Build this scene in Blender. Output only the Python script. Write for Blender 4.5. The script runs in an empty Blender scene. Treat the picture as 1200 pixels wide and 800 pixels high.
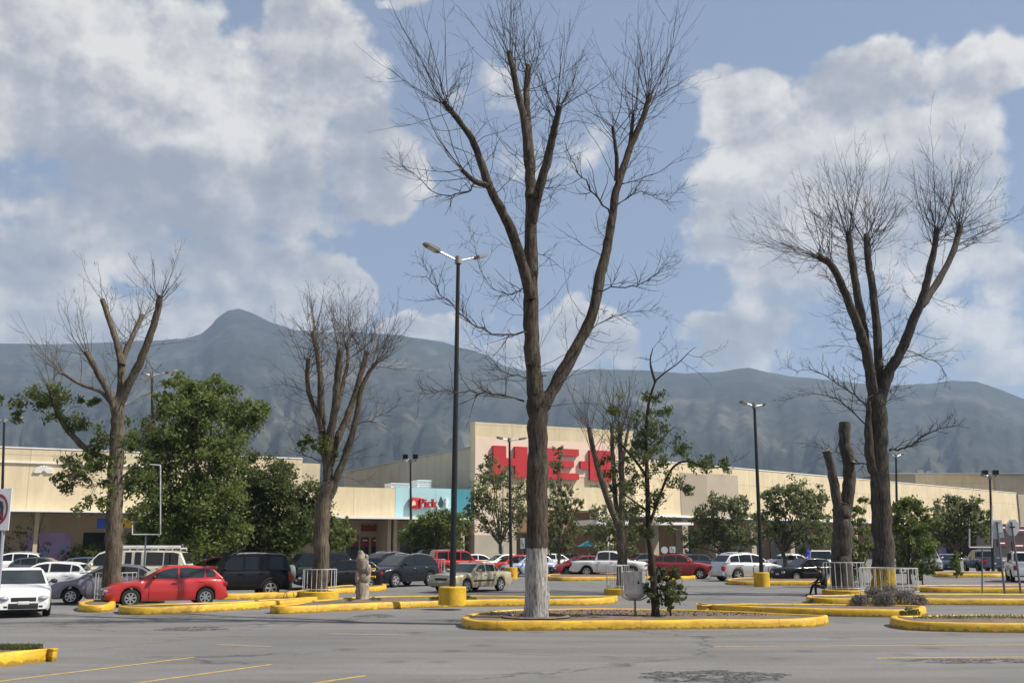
import bpy, bmesh, math, random
import numpy as np
from mathutils import Vector, Matrix
R = math.radians
rnd = random.Random(7)
npr = np.random.default_rng(7)
scene = bpy.context.scene
col = scene.collection

# ------------------------------------------------------------------ camera
F = 1200.0            # focal length in units of the photograph's pixels (1200 wide)
CAMH = 2.2
PITCH = math.atan(238.0 / F)
cam = bpy.data.cameras.new("camera")
camo = bpy.data.objects.new("camera", cam)
col.objects.link(camo)
cam.sensor_width = 36.0
cam.lens = 36.0
cam.clip_start = 0.1
cam.clip_end = 30000
camo.location = (0, 0, CAMH)
camo.rotation_euler = (R(90) + PITCH, 0, 0)
scene.camera = camo

# ------------------------------------------------------------------ sun, sky, exposure
SUN_EL, SUN_AZ = R(48), R(101)        # azimuth clockwise from +Y
sd = Vector((math.sin(SUN_AZ) * math.cos(SUN_EL), math.cos(SUN_AZ) * math.cos(SUN_EL), math.sin(SUN_EL)))
sun = bpy.data.lights.new("sun", 'SUN')
sun.energy = 4.9
sun.angle = R(0.55)
sun.color = (1.0, 0.94, 0.85)
suno = bpy.data.objects.new("sun", sun)
suno.rotation_euler = sd.to_track_quat('Z', 'Y').to_euler()
suno.location = (60, -20, 80)
col.objects.link(suno)

scene.view_settings.view_transform = 'Standard'
scene.view_settings.look = 'None'
scene.view_settings.gamma = 1
scene.view_settings.exposure = 0.5
scene.view_settings.use_curve_mapping = False
scene.render.engine = 'CYCLES'
scene.cycles.use_denoising = True
scene.cycles.max_bounces = 6
scene.cycles.volume_bounces = 0

SP, CP = math.sin(PITCH), math.cos(PITCH)
def ray(px, py):
    a, b = (px - 600) / F, (400 - py) / F
    return Vector((a, CP - SP * b, SP + CP * b))
def G(px, py, z=0.0):
    d = ray(px, py); t = (z - CAMH) / d.z
    return Vector((d.x * t, d.y * t, z))
def at(px, py, Y):
    d = ray(px, py); t = Y / d.y
    return Vector((d.x * t, Y, CAMH + d.z * t))
def uv_of(px, py):
    d = ray(px, py).normalized()
    return math.atan2(d.x, d.y), math.asin(d.z)

world = bpy.data.worlds.new("World")
scene.world = world
world.use_nodes = True
def build_world():
    nt = world.node_tree; N = nt.nodes; L = nt.links
    N.clear()
    out = N.new('ShaderNodeOutputWorld'); bg = N.new('ShaderNodeBackground')
    L.new(bg.outputs[0], out.inputs[0])
    bg.inputs[1].default_value = 0.096
    sky = N.new('ShaderNodeTexSky'); sky.sky_type = 'NISHITA'; sky.sun_disc = False
    sky.sun_elevation = SUN_EL; sky.sun_rotation = SUN_AZ
    sky.air_density = 1.0; sky.dust_density = 1.2; sky.ozone_density = 1.2; sky.altitude = 1600
    tc = N.new('ShaderNodeTexCoord'); sep = N.new('ShaderNodeSeparateXYZ')
    L.new(tc.outputs['Generated'], sep.inputs[0])
    def M(op, a, b=None, c=None):
        n = N.new('ShaderNodeMath'); n.operation = op
        for i, v in enumerate((a, b, c)):
            if v is None: continue
            if isinstance(v, (int, float)): n.inputs[i].default_value = v
            else: L.new(v, n.inputs[i])
        return n.outputs[0]
    u = M('ARCTAN2', sep.outputs[0], sep.outputs[1])
    v = M('ARCSINE', sep.outputs[2])
    comb = N.new('ShaderNodeCombineXYZ'); L.new(u, comb.inputs[0]); L.new(v, comb.inputs[1])
    P = comb.outputs[0]
    def noise(vec, scale, detail, rough, off=(0, 0, 0), sc=(1, 1, 1)):
        m = N.new('ShaderNodeMapping'); m.inputs['Location'].default_value = off; m.inputs['Scale'].default_value = sc
        L.new(vec, m.inputs[0])
        n = N.new('ShaderNodeTexNoise'); n.inputs['Scale'].default_value = scale
        n.inputs['Detail'].default_value = detail; n.inputs['Roughness'].default_value = rough
        L.new(m.outputs[0], n.inputs['Vector'])
        return n.outputs[0]
    # slight swirl of the coordinates so the blobs are ragged
    w1 = noise(P, 6, 4, .55, (3, 1, 0)); w2 = noise(P, 6, 4, .55, (11, 5, 0))
    cw = N.new('ShaderNodeCombineXYZ')
    L.new(M('MULTIPLY_ADD', M('SUBTRACT', w1, .5), .19, u), cw.inputs[0])
    L.new(M('MULTIPLY_ADD', M('SUBTRACT', w2, .5), .15, v), cw.inputs[1])
    PW = cw.outputs[0]
    def blobs(lst):
        acc = None
        for (px, py, rx, ry, wt) in lst:
            cu, cv = uv_of(px, py)
            s = N.new('ShaderNodeVectorMath'); s.operation = 'SUBTRACT'; L.new(PW, s.inputs[0]); s.inputs[1].default_value = (cu, cv, 0)
            k = N.new('ShaderNodeVectorMath'); k.operation = 'MULTIPLY'; L.new(s.outputs[0], k.inputs[0])
            k.inputs[1].default_value = (F / rx, F / ry, 0)
            ln = N.new('ShaderNodeVectorMath'); ln.operation = 'LENGTH'; L.new(k.outputs[0], ln.inputs[0])
            mr = N.new('ShaderNodeMapRange'); mr.interpolation_type = 'SMOOTHSTEP'
            mr.inputs[1].default_value = 1.45; mr.inputs[2].default_value = .35
            mr.inputs[3].default_value = 0; mr.inputs[4].default_value = wt
            L.new(ln.outputs['Value'], mr.inputs[0])
            acc = mr.outputs[0] if acc is None else M('MAXIMUM', acc, mr.outputs[0])
        return acc
    cl = [(100, 50, 270, 120, 1), (330, 120, 190, 120, 1), (440, 190, 105, 95, 1.1), (250, 210, 220, 60, .95), (60, 140, 150, 70, .9),
          (360, 40, 90, 80, 1), (30, 300, 110, 60, .9), (180, 310, 130, 60, .85), (60, 375, 140, 50, .9),
          (260, 320, 80, 60, .9), (330, 330, 70, 55, .95), (376, 352, 52, 52, 1.15), (470, 388, 75, 22, 1.15), (285, 345, 70, 60, 1.1), (190, 380, 140, 40, .9),
          (570, 95, 80, 50, .62), (640, 160, 100, 80, .60), (520, 160, 50, 60, .62), (675, 402, 115, 58, 1.15), (590, 405, 80, 30, 1.1), (730, 415, 55, 40, .95),
          (1125, 75, 75, 55, 1), (1000, 120, 120, 55, 1), (870, 145, 90, 60, .95), (820, 110, 40, 35, .85), (950, 190, 160, 80, 1),
          (1090, 180, 100, 90, .95), (890, 230, 110, 80, .95), (970, 290, 130, 70, .9), (1100, 280, 110, 80, .85), (1185, 330, 60, 60, .8),
          (880, 385, 85, 48, 1.1), (850, 412, 55, 28, 1.1), (1180, 440, 60, 30, .95), (1010, 335, 80, 50, .75), (1080, 430, 60, 26, .8),
          (480, 0, 80, 14, .7), (250, 245, 270, 60, .82), (430, 225, 110, 60, .8), (100, 260, 190, 60, .72), (300, 290, 180, 40, .66),
          (1000, 230, 220, 90, .85), (1060, 320, 160, 70, .72), (930, 350, 120, 60, .68), (1150, 400, 110, 50, .74), (640, 385, 130, 50, .66), (500, 380, 90, 26, .8), (300, 372, 120, 40, .8)]
    field = blobs(cl)
    # beyond the photograph's field: broken cloud everywhere
    au = M('ABSOLUTE', u)
    far = M('MAXIMUM', M('SMOOTH_MIN', 1, 0, 0) if False else M('MULTIPLY', M('GREATER_THAN', au, .52), .56),
            M('MULTIPLY', M('GREATER_THAN', v, .56), .52))
    field = M('MAXIMUM', field, far)
    n1 = noise(P, 4.6, 11, .56, (2.3, 7.1, 1), (1, 1.2, 1))
    n2 = noise(P, 4.6, 5, .50, (2.3 + .03, 7.1 + .05, 1), (1, 1.2, 1)); n3 = noise(P, 4.6, 5, .50, (2.3, 7.1, 1), (1, 1.2, 1))
    def puffs(off):
        m = N.new('ShaderNodeMapping'); m.inputs['Location'].default_value = off; m.inputs['Scale'].default_value = (1, 1.25, 1)
        L.new(P, m.inputs[0])
        vo = N.new('ShaderNodeTexVoronoi'); vo.feature = 'SMOOTH_F1'; vo.voronoi_dimensions = '2D'
        vo.inputs['Scale'].default_value = 12; vo.inputs['Smoothness'].default_value = .35
        vo.inputs['Detail'].default_value = 3.5; vo.inputs['Roughness'].default_value = .55; vo.inputs['Lacunarity'].default_value = 2.3
        L.new(m.outputs[0], vo.inputs['Vector']); return M('SUBTRACT', .45, vo.outputs['Distance'])
    v1 = puffs((0, 0, 0)); v2 = puffs((.012, .02, 0))
    fine = noise(P, 30, 8, .62, (5, 5, 2))
    dens_in = M('ADD', M('MULTIPLY', field, 1.2), M('MULTIPLY', M('SUBTRACT', n1, .5), 1.3))
    dens_in = M('ADD', M('ADD', dens_in, M('MULTIPLY', M('SUBTRACT', fine, .5), .42)), M('MULTIPLY', v1, .34))
    mr = N.new('ShaderNodeMapRange'); mr.interpolation_type = 'SMOOTHSTEP'
    mr.inputs[1].default_value = .47; mr.inputs[2].default_value = .83
    L.new(dens_in, mr.inputs[0]); dens = mr.outputs[0]
    grey = blobs([(270, 235, 290, 85, 1), (130, 110, 150, 60, .6), (40, 285, 130, 30, .6), (330, 290, 160, 30, .8), (1050, 230, 130, 60, .45),
                  (930, 260, 90, 50, .4), (60, 400, 200, 40, .4), (400, 60, 40, 40, .0), (190, 330, 60, 40, .5)])
    edge = N.new('ShaderNodeMapRange'); edge.inputs[1].default_value = .62; edge.inputs[2].default_value = 1.15; edge.inputs[3].default_value = .30; edge.inputs[4].default_value = 0; L.new(dens_in, edge.inputs[0])
    relief = M('ADD', M('ADD', M('MULTIPLY', M('SUBTRACT', n3, n2), 2.6), M('MULTIPLY', M('SUBTRACT', v1, v2), .55)), edge.outputs[0])
    thick = M('MULTIPLY', M('SUBTRACT', n1, .5), .5)
    lum = M('ADD', M('ADD', .60, relief), M('MULTIPLY', thick, .35))
    lum = M('SUBTRACT', lum, M('MULTIPLY', grey, .52))
    lum = M('MINIMUM', M('MAXIMUM', lum, .12), 1.0)
    ramp = N.new('ShaderNodeValToRGB'); cr = ramp.color_ramp
    cr.elements[0].position = 0.0; cr.elements[0].color = (.215, .23, .28, 1)
    cr.elements[1].position = 1.0; cr.elements[1].color = (.66, .63, .59, 1)
    e = cr.elements.new(.45); e.color = (.345, .35, .375, 1)
    L.new(lum, ramp.inputs[0])
    cm = N.new('ShaderNodeVectorMath'); cm.operation = 'SCALE'; L.new(ramp.outputs[0], cm.inputs[0]); cm.inputs['Scale'].default_value = 10.0
    # thin milky veil over the blue
    sk = N.new('ShaderNodeMix'); sk.data_type = 'RGBA'; sk.inputs[0].default_value = .68
    L.new(sky.outputs[0], sk.inputs[6]); sk.inputs[7].default_value = (2.05, 2.5, 3.5, 1)
    mx = N.new('ShaderNodeMix'); mx.data_type = 'RGBA'
    L.new(M('MULTIPLY', dens, .96), mx.inputs[0]); L.new(sk.outputs[2], mx.inputs[6]); L.new(cm.outputs[0], mx.inputs[7])
    L.new(mx.outputs[2], bg.inputs[0])
build_world()
world.cycles.sampling_method = 'MANUAL'
world.cycles.sample_map_resolution = 512

# ------------------------------------------------------------------ materials
_mats = {}
def mat(name, color, rough=.6, metal=0.0, noise=None, bump=None, spec=None, coat=0.0, noise2=None, joint=None):
    """noise=(scale, amount[, stretch]) varies the base colour; bump=(scale, strength[, stretch])"""
    if name in _mats: return _mats[name]
    m = bpy.data.materials.new(name); m.use_nodes = True; _mats[name] = m
    nt = m.node_tree; N = nt.nodes; L = nt.links
    b = N['Principled BSDF']
    b.inputs['Base Color'].default_value = (*color, 1); b.inputs['Roughness'].default_value = rough
    b.inputs['Metallic'].default_value = metal
    if spec is not None: b.inputs['Specular IOR Level'].default_value = spec
    if coat: b.inputs['Coat Weight'].default_value = coat; b.inputs['Coat Roughness'].default_value = .05
    def tex(scale, stretch, detail=5):
        tc = N.new('ShaderNodeTexCoord'); mp = N.new('ShaderNodeMapping'); mp.inputs['Scale'].default_value = stretch
        L.new(tc.outputs['Object'], mp.inputs[0])
        t = N.new('ShaderNodeTexNoise'); t.inputs['Scale'].default_value = scale; t.inputs['Detail'].default_value = detail
        t.inputs['Roughness'].default_value = .62
        L.new(mp.outputs[0], t.inputs['Vector']); return t.outputs[0]
    cur = None
    for nz in (noise, noise2):
        if not nz: continue
        t = tex(nz[0], nz[2] if len(nz) > 2 else (1, 1, 1))
        mr = N.new('ShaderNodeMapRange'); mr.inputs[1].default_value = .3; mr.inputs[2].default_value = .7
        mr.inputs[3].default_value = 1 - nz[1]; mr.inputs[4].default_value = 1 + nz[1] * .6
        L.new(t, mr.inputs[0])
        vm = N.new('ShaderNodeVectorMath'); vm.operation = 'SCALE'
        if cur is None: vm.inputs[0].default_value = color
        else: L.new(cur, vm.inputs[0])
        L.new(mr.outputs[0], vm.inputs['Scale']); cur = vm.outputs[0]
    if cur is not None: L.new(cur, b.inputs['Base Color'])
    if joint:
        tc = N.new('ShaderNodeTexCoord'); sx = N.new('ShaderNodeSeparateXYZ'); L.new(tc.outputs['Object'], sx.inputs[0])
        prev = b.inputs['Base Color'].links[0].from_socket
        for ax, sp in joint:
            md = N.new('ShaderNodeMath'); md.operation = 'PINGPONG'; L.new(sx.outputs[ax], md.inputs[0]); md.inputs[1].default_value = sp
            jm = N.new('ShaderNodeMapRange'); jm.inputs[1].default_value = .02; jm.inputs[2].default_value = .05; jm.inputs[3].default_value = .72; jm.inputs[4].default_value = 1; L.new(md.outputs[0], jm.inputs[0])
            vm = N.new('ShaderNodeVectorMath'); vm.operation = 'SCALE'; L.new(prev, vm.inputs[0]); L.new(jm.outputs[0], vm.inputs['Scale']); prev = vm.outputs[0]
        L.new(prev, b.inputs['Base Color'])
    if bump:
        t = tex(bump[0], bump[2] if len(bump) > 2 else (1, 1, 1), 6)
        bp = N.new('ShaderNodeBump'); bp.inputs['Strength'].default_value = bump[1]; bp.inputs['Distance'].default_value = .03
        L.new(t, bp.inputs['Height']); L.new(bp.outputs[0], b.inputs['Normal'])
    return m

def asphalt_mat():
    m = bpy.data.materials.new("asphalt"); m.use_nodes = True
    nt = m.node_tree; N = nt.nodes; L = nt.links; b = N['Principled BSDF']
    tc = N.new('ShaderNodeTexCoord'); O = tc.outputs['Object']
    def nz(scale, det, rough=.6, st=(1, 1, 1), off=(0, 0, 0)):
        mp = N.new('ShaderNodeMapping'); mp.inputs['Scale'].default_value = st; mp.inputs['Location'].default_value = off
        L.new(O, mp.inputs[0])
        t = N.new('ShaderNodeTexNoise'); t.inputs['Scale'].default_value = scale; t.inputs['Detail'].default_value = det
        t.inputs['Roughness'].default_value = rough; L.new(mp.outputs[0], t.inputs['Vector']); return t
    def mr(v, a, c, d, e):
        n = N.new('ShaderNodeMapRange'); n.inputs[1].default_value = a; n.inputs[2].default_value = c
        n.inputs[3].default_value = d; n.inputs[4].default_value = e; L.new(v, n.inputs[0]); return n.outputs[0]
    def mul(a, c):
        n = N.new('ShaderNodeMath'); n.operation = 'MULTIPLY'; L.new(a, n.inputs[0]); L.new(c, n.inputs[1]); return n.outputs[0]
    big = mr(nz(.09, 5).outputs[0], .3, .7, .80, 1.13)
    mid = mr(nz(.9, 6, .65, (.35, 1.6, 1)).outputs[0], .3, .7, .86, 1.10)
    wear = mr(nz(.22, 5, .65, (.16, 1.5, 1), (4, 9, 0)).outputs[0], .38, .62, .78, 1.10)
    fine = mr(nz(38, 4, .85).outputs[0], .28, .72, .58, 1.42)
    # oil and drip spots
    vo = N.new('ShaderNodeTexVoronoi'); vo.inputs['Scale'].default_value = .55; L.new(O, vo.inputs['Vector'])
    sp = mr(vo.outputs['Distance'], .04, .2, .60, 1.0)
    # cracks: voronoi borders, bent by noise, only where a slow noise allows them
    warp = nz(1.3, 4)
    add = N.new('ShaderNodeVectorMath'); add.operation = 'MULTIPLY_ADD'
    L.new(warp.outputs['Color'], add.inputs[0]); add.inputs[1].default_value = (1.6, 1.6, 0); L.new(O, add.inputs[2])
    vc = N.new('ShaderNodeTexVoronoi'); vc.feature = 'DISTANCE_TO_EDGE'; vc.inputs['Scale'].default_value = .17
    L.new(add.outputs[0], vc.inputs['Vector'])
    cr = mr(vc.outputs['Distance'], .0, .012, .45, 1.0)
    msk = mr(nz(.12, 3, .5, (1, 1, 1), (9, 2, 0)).outputs[0], .47, .56, 0, 1)
    mixc = N.new('ShaderNodeMix'); mixc.data_type = 'FLOAT'; L.new(msk, mixc.inputs[0]); mixc.inputs[2].default_value = 1; L.new(cr, mixc.inputs[3])
    grit = mr(nz(11, 6, .8, (1, 1, 1), (3, 3, 0)).outputs[0], .3, .7, .80, 1.18)
    v = mul(mul(mul(big, mul(mid, grit)), mul(wear, fine)), mul(sp, mixc.outputs[0]))
    vm = N.new('ShaderNodeVectorMath'); vm.operation = 'SCALE'; vm.inputs[0].default_value = (.165, .160, .153)
    L.new(v, vm.inputs['Scale']); L.new(vm.outputs[0], b.inputs['Base Color'])
    b.inputs['Roughness'].default_value = .88
    bp = N.new('ShaderNodeBump'); bp.inputs['Strength'].default_value = .5; bp.inputs['Distance'].default_value = .012
    L.new(nz(60, 4, .8).outputs[0], bp.inputs['Height']); L.new(bp.outputs[0], b.inputs['Normal'])
    return m

def bark_mat(name, dark, light, paint=None, zp=0, scale=1.0):
    """paint: colour of a limewash or paint coat below world height zp"""
    m = bpy.data.materials.new(name); m.use_nodes = True
    nt = m.node_tree; N = nt.nodes; L = nt.links; b = N['Principled BSDF']
    b.inputs['Roughness'].default_value = .95; b.inputs['Specular IOR Level'].default_value = .15
    tc = N.new('ShaderNodeTexCoord')
    mp = N.new('ShaderNodeMapping'); mp.inputs['Scale'].default_value = (scale, scale, scale * .16); L.new(tc.outputs['Object'], mp.inputs[0])
    n = N.new('ShaderNodeTexNoise'); n.inputs['Scale'].default_value = 16; n.inputs['Detail'].default_value = 7; n.inputs['Roughness'].default_value = .7
    L.new(mp.outputs[0], n.inputs['Vector'])
    r = N.new('ShaderNodeValToRGB'); L.new(n.outputs[0], r.inputs[0])
    r.color_ramp.elements[0].position = .36; r.color_ramp.elements[0].color = (*dark, 1)
    r.color_ramp.elements[1].position = .66; r.color_ramp.elements[1].color = (*light, 1)
    c = r.outputs[0]
    n2 = N.new('ShaderNodeTexNoise'); n2.inputs['Scale'].default_value = 1.1; n2.inputs['Detail'].default_value = 4; L.new(tc.outputs['Object'], n2.inputs['Vector'])
    mr = N.new('ShaderNodeMapRange'); mr.inputs[1].default_value = .3; mr.inputs[2].default_value = .7; mr.inputs[3].default_value = .72; mr.inputs[4].default_value = 1.25
    L.new(n2.outputs[0], mr.inputs[0])
    vm = N.new('ShaderNodeVectorMath'); vm.operation = 'SCALE'; L.new(c, vm.inputs[0]); L.new(mr.outputs[0], vm.inputs['Scale']); c = vm.outputs[0]
    if paint:
        g = N.new('ShaderNodeNewGeometry'); s = N.new('ShaderNodeSeparateXYZ'); L.new(g.outputs['Position'], s.inputs[0])
        e = N.new('ShaderNodeMath'); e.operation = 'MULTIPLY_ADD'; L.new(n.outputs[0], e.inputs[0]); e.inputs[1].default_value = -.22; L.new(s.outputs[2], e.inputs[2])
        lt = N.new('ShaderNodeMapRange'); lt.inputs[1].default_value = zp - .12; lt.inputs[2].default_value = zp - .16; L.new(e.outputs[0], lt.inputs[0])
        wr = N.new('ShaderNodeMapRange'); wr.inputs[1].default_value = .38; wr.inputs[2].default_value = .58; wr.inputs[3].default_value = .28; wr.inputs[4].default_value = .92
        L.new(n.outputs[0], wr.inputs[0])
        k = N.new('ShaderNodeMath'); k.operation = 'MULTIPLY'; L.new(lt.outputs[0], k.inputs[0]); L.new(wr.outputs[0], k.inputs[1])
        mx = N.new('ShaderNodeMix'); mx.data_type = 'RGBA'; L.new(k.outputs[0], mx.inputs[0]); L.new(c, mx.inputs[6]); mx.inputs[7].default_value = (*paint, 1)
        c = mx.outputs[2]
    L.new(c, b.inputs['Base Color'])
    bp = N.new('ShaderNodeBump'); bp.inputs['Strength'].default_value = .9; bp.inputs['Distance'].default_value = .05
    L.new(n.outputs[0], bp.inputs['Height']); L.new(bp.outputs[0], b.inputs['Normal'])
    return m

def leaf_mat(name, a, c, trans=.5):
    m = bpy.data.materials.new(name); m.use_nodes = True
    nt = m.node_tree; N = nt.nodes; L = nt.links; b = N['Principled BSDF']; out = N['Material Output']
    tc = N.new('ShaderNodeTexCoord')
    n = N.new('ShaderNodeTexNoise'); n.inputs['Scale'].default_value = .9; n.inputs['Detail'].default_value = 8; n.inputs['Roughness'].default_value = .75
    L.new(tc.outputs['Object'], n.inputs['Vector'])
    r = N.new('ShaderNodeValToRGB'); L.new(n.outputs[0], r.inputs[0])
    r.color_ramp.elements[0].position = .33; r.color_ramp.elements[0].color = (*a, 1)
    r.color_ramp.elements[1].position = .68; r.color_ramp.elements[1].color = (*c, 1)
    L.new(r.outputs[0], b.inputs['Base Color']); b.inputs['Roughness'].default_value = .55; b.inputs['Specular IOR Level'].default_value = .35
    t = N.new('ShaderNodeBsdfTranslucent'); L.new(r.outputs[0], t.inputs[0])
    mx = N.new('ShaderNodeMixShader'); mx.inputs[0].default_value = trans
    L.new(b.outputs[0], mx.inputs[1]); L.new(t.outputs[0], mx.inputs[2]); L.new(mx.outputs[0], out.inputs[0])
    return m

# ------------------------------------------------------------------ mesh helpers
class MB:
    def __init__(s): s.v = []; s.f = []; s.m = []
    def add(s, vs, fs, mi=0):
        o = len(s.v); s.v.extend(tuple(p) for p in vs)
        for f in fs: s.f.append(tuple(i + o for i in f)); s.m.append(mi)
        return s
    def quad(s, a, b, c, d, mi=0): return s.add([a, b, c, d], [(0, 1, 2, 3)], mi)
    def poly(s, pts, mi=0): return s.add(pts, [tuple(range(len(pts)))], mi)
    def box(s, lo, hi, mi=0):
        x0, y0, z0 = lo; x1, y1, z1 = hi
        return s.add([(x0, y0, z0), (x1, y0, z0), (x1, y1, z0), (x0, y1, z0), (x0, y0, z1), (x1, y0, z1), (x1, y1, z1), (x0, y1, z1)],
                     [(3, 2, 1, 0), (4, 5, 6, 7), (0, 1, 5, 4), (1, 2, 6, 5), (2, 3, 7, 6), (3, 0, 4, 7)], mi)
    def hexa(s, p, mi=0):
        return s.add(p, [(3, 2, 1, 0), (4, 5, 6, 7), (0, 1, 5, 4), (1, 2, 6, 5), (2, 3, 7, 6), (3, 0, 4, 7)], mi)
    def tube(s, pts, rad, n=6, cap=True, mi=0, jag=0.0):
        pts = [Vector(p) for p in pts]
        k = len(pts)
        if not hasattr(rad, '__len__'): rad = [rad] * k
        t = (pts[1] - pts[0]).normalized()
        a = t.orthogonal().normalized()
        vs = []
        for i, p in enumerate(pts):
            if i == 0: d = pts[1] - pts[0]
            elif i == k - 1: d = pts[-1] - pts[-2]
            else: d = pts[i + 1] - pts[i - 1]
            d.normalize()
            a = (a - d * a.dot(d))
            if a.length < 1e-5: a = d.orthogonal()
            a.normalize(); b = d.cross(a)
            for j in range(n):
                th = 2 * math.pi * j / n
                rr = rad[i] * (1 + jag * (rnd.random() - .5))
                vs.append(p + (a * math.cos(th) + b * math.sin(th)) * rr)
        fs = [(i * n + j, i * n + (j + 1) % n, (i + 1) * n + (j + 1) % n, (i + 1) * n + j) for i in range(k - 1) for j in range(n)]
        if cap: fs.append(tuple(range(n - 1, -1, -1))); fs.append(tuple((k - 1) * n + j for j in range(n)))
        return s.add(vs, fs, mi)
    def lathe(s, prof, axis_o, ax, n=16, mi=0, cap=True):
        """prof: (r, h) along axis ax from axis_o"""
        ax = Vector(ax).normalized(); a = ax.orthogonal().normalized(); b = ax.cross(a); o = Vector(axis_o)
        vs = []
        for r_, h in prof:
            for j in range(n):
                th = 2 * math.pi * j / n
                vs.append(o + ax * h + (a * math.cos(th) + b * math.sin(th)) * r_)
        k = len(prof)
        fs = [(i * n + j, i * n + (j + 1) % n, (i + 1) * n + (j + 1) % n, (i + 1) * n + j) for i in range(k - 1) for j in range(n)]
        if cap: fs.append(tuple(range(n - 1, -1, -1))); fs.append(tuple((k - 1) * n + j for j in range(n)))
        return s.add(vs, fs, mi)
    def ell(s, c, r, nu=10, nv=7, mi=0):
        vs = []
        for i in range(nv + 1):
            ph = math.pi * i / nv
            for j in range(nu):
                th = 2 * math.pi * j / nu
                vs.append((c[0] + r[0] * math.sin(ph) * math.cos(th), c[1] + r[1] * math.sin(ph) * math.sin(th), c[2] + r[2] * math.cos(ph)))
        fs = [(i * nu + j, (i + 1) * nu + j, (i + 1) * nu + (j + 1) % nu, i * nu + (j + 1) % nu) for i in range(nv) for j in range(nu)]
        return s.add(vs, fs, mi)
    def mesh(s, name, mats, smooth=False, ang=40):
        me = bpy.data.meshes.new(name); me.from_pydata(s.v, [], s.f)
        for m in (mats if isinstance(mats, (list, tuple)) else [mats]): me.materials.append(m)
        me.polygons.foreach_set('material_index', s.m)
        if smooth:
            me.polygons.foreach_set('use_smooth', [True] * len(s.f)); me.update()
            me.set_sharp_from_angle(angle=R(ang))
        me.update(); return me
    def build(s, name, mats, parent=None, smooth=False, ang=40, loc=None):
        o = bpy.data.objects.new(name, s.mesh(name, mats, smooth, ang)); col.objects.link(o)
        if parent: o.parent = parent
        if loc is not None: o.location = loc
        return o
def bevel_obj(o, w, seg=2, ang=40):
    bm = bmesh.new(); bm.from_mesh(o.data)
    bmesh.ops.remove_doubles(bm, verts=bm.verts, dist=1e-5)
    ed = [e for e in bm.edges if len(e.link_faces) == 2 and e.calc_face_angle(0) > R(ang)]
    if ed: bmesh.ops.bevel(bm, geom=ed, offset=w, segments=seg, affect='EDGES', clamp_overlap=True, profile=.5)
    bm.to_mesh(o.data); bm.free()
    o.data.polygons.foreach_set('use_smooth', [True] * len(o.data.polygons)); o.data.update(); o.data.set_sharp_from_angle(angle=R(35))
    return o
def empty(name, loc=(0, 0, 0), rz=0):
    o = bpy.data.objects.new(name, None); col.objects.link(o); o.location = loc; o.rotation_euler = (0, 0, rz); o.empty_display_size = .3
    return o
def tag(o, label=None, cat=None, group=None, kind=None):
    if label: o['label'] = label
    if cat: o['category'] = cat
    if group: o['group'] = group
    if kind: o['kind'] = kind
    return o
def mesh_np(name, V, nper, mats, smooth=False):
    """V: (n*nper, 3) array of separate n-gons"""
    me = bpy.data.meshes.new(name); nv = len(V); nf = nv // nper
    me.vertices.add(nv); me.vertices.foreach_set('co', V.astype(np.float32).ravel())
    me.loops.add(nv); me.loops.foreach_set('vertex_index', np.arange(nv, dtype=np.int32))
    me.polygons.add(nf); me.polygons.foreach_set('loop_start', np.arange(0, nv, nper, dtype=np.int32))
    me.materials.append(mats); me.update(calc_edges=True)
    return me
def leaves_obj(name, C, size, mt, parent=None, slim=.42, droop=.25):
    n = len(C); C = np.asarray(C)
    a = npr.normal(size=(n, 3)); a[:, 2] -= droop; a /= np.linalg.norm(a, axis=1)[:, None]
    r_ = npr.normal(size=(n, 3)); b = np.cross(a, r_); b /= np.linalg.norm(b, axis=1)[:, None]
    s = size * npr.uniform(.6, 1.3, size=(n, 1))
    V = np.stack([C - a * s * .5, C + b * s * slim * .5 - a * s * .05, C + a * s * .5, C - b * s * slim * .5 - a * s * .05], 1).reshape(-1, 3)
    o = bpy.data.objects.new(name, mesh_np(name, V, 4, mt)); col.objects.link(o)
    if parent: o.parent = parent
    return o
# ================================================================== SETTING
ASPH = asphalt_mat()
g = MB(); g.quad((-6500, -60, 0), (6500, -60, 0), (6500, 9000, 0), (-6500, 9000, 0))
tag(g.build('ground', ASPH), kind='structure')

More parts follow.
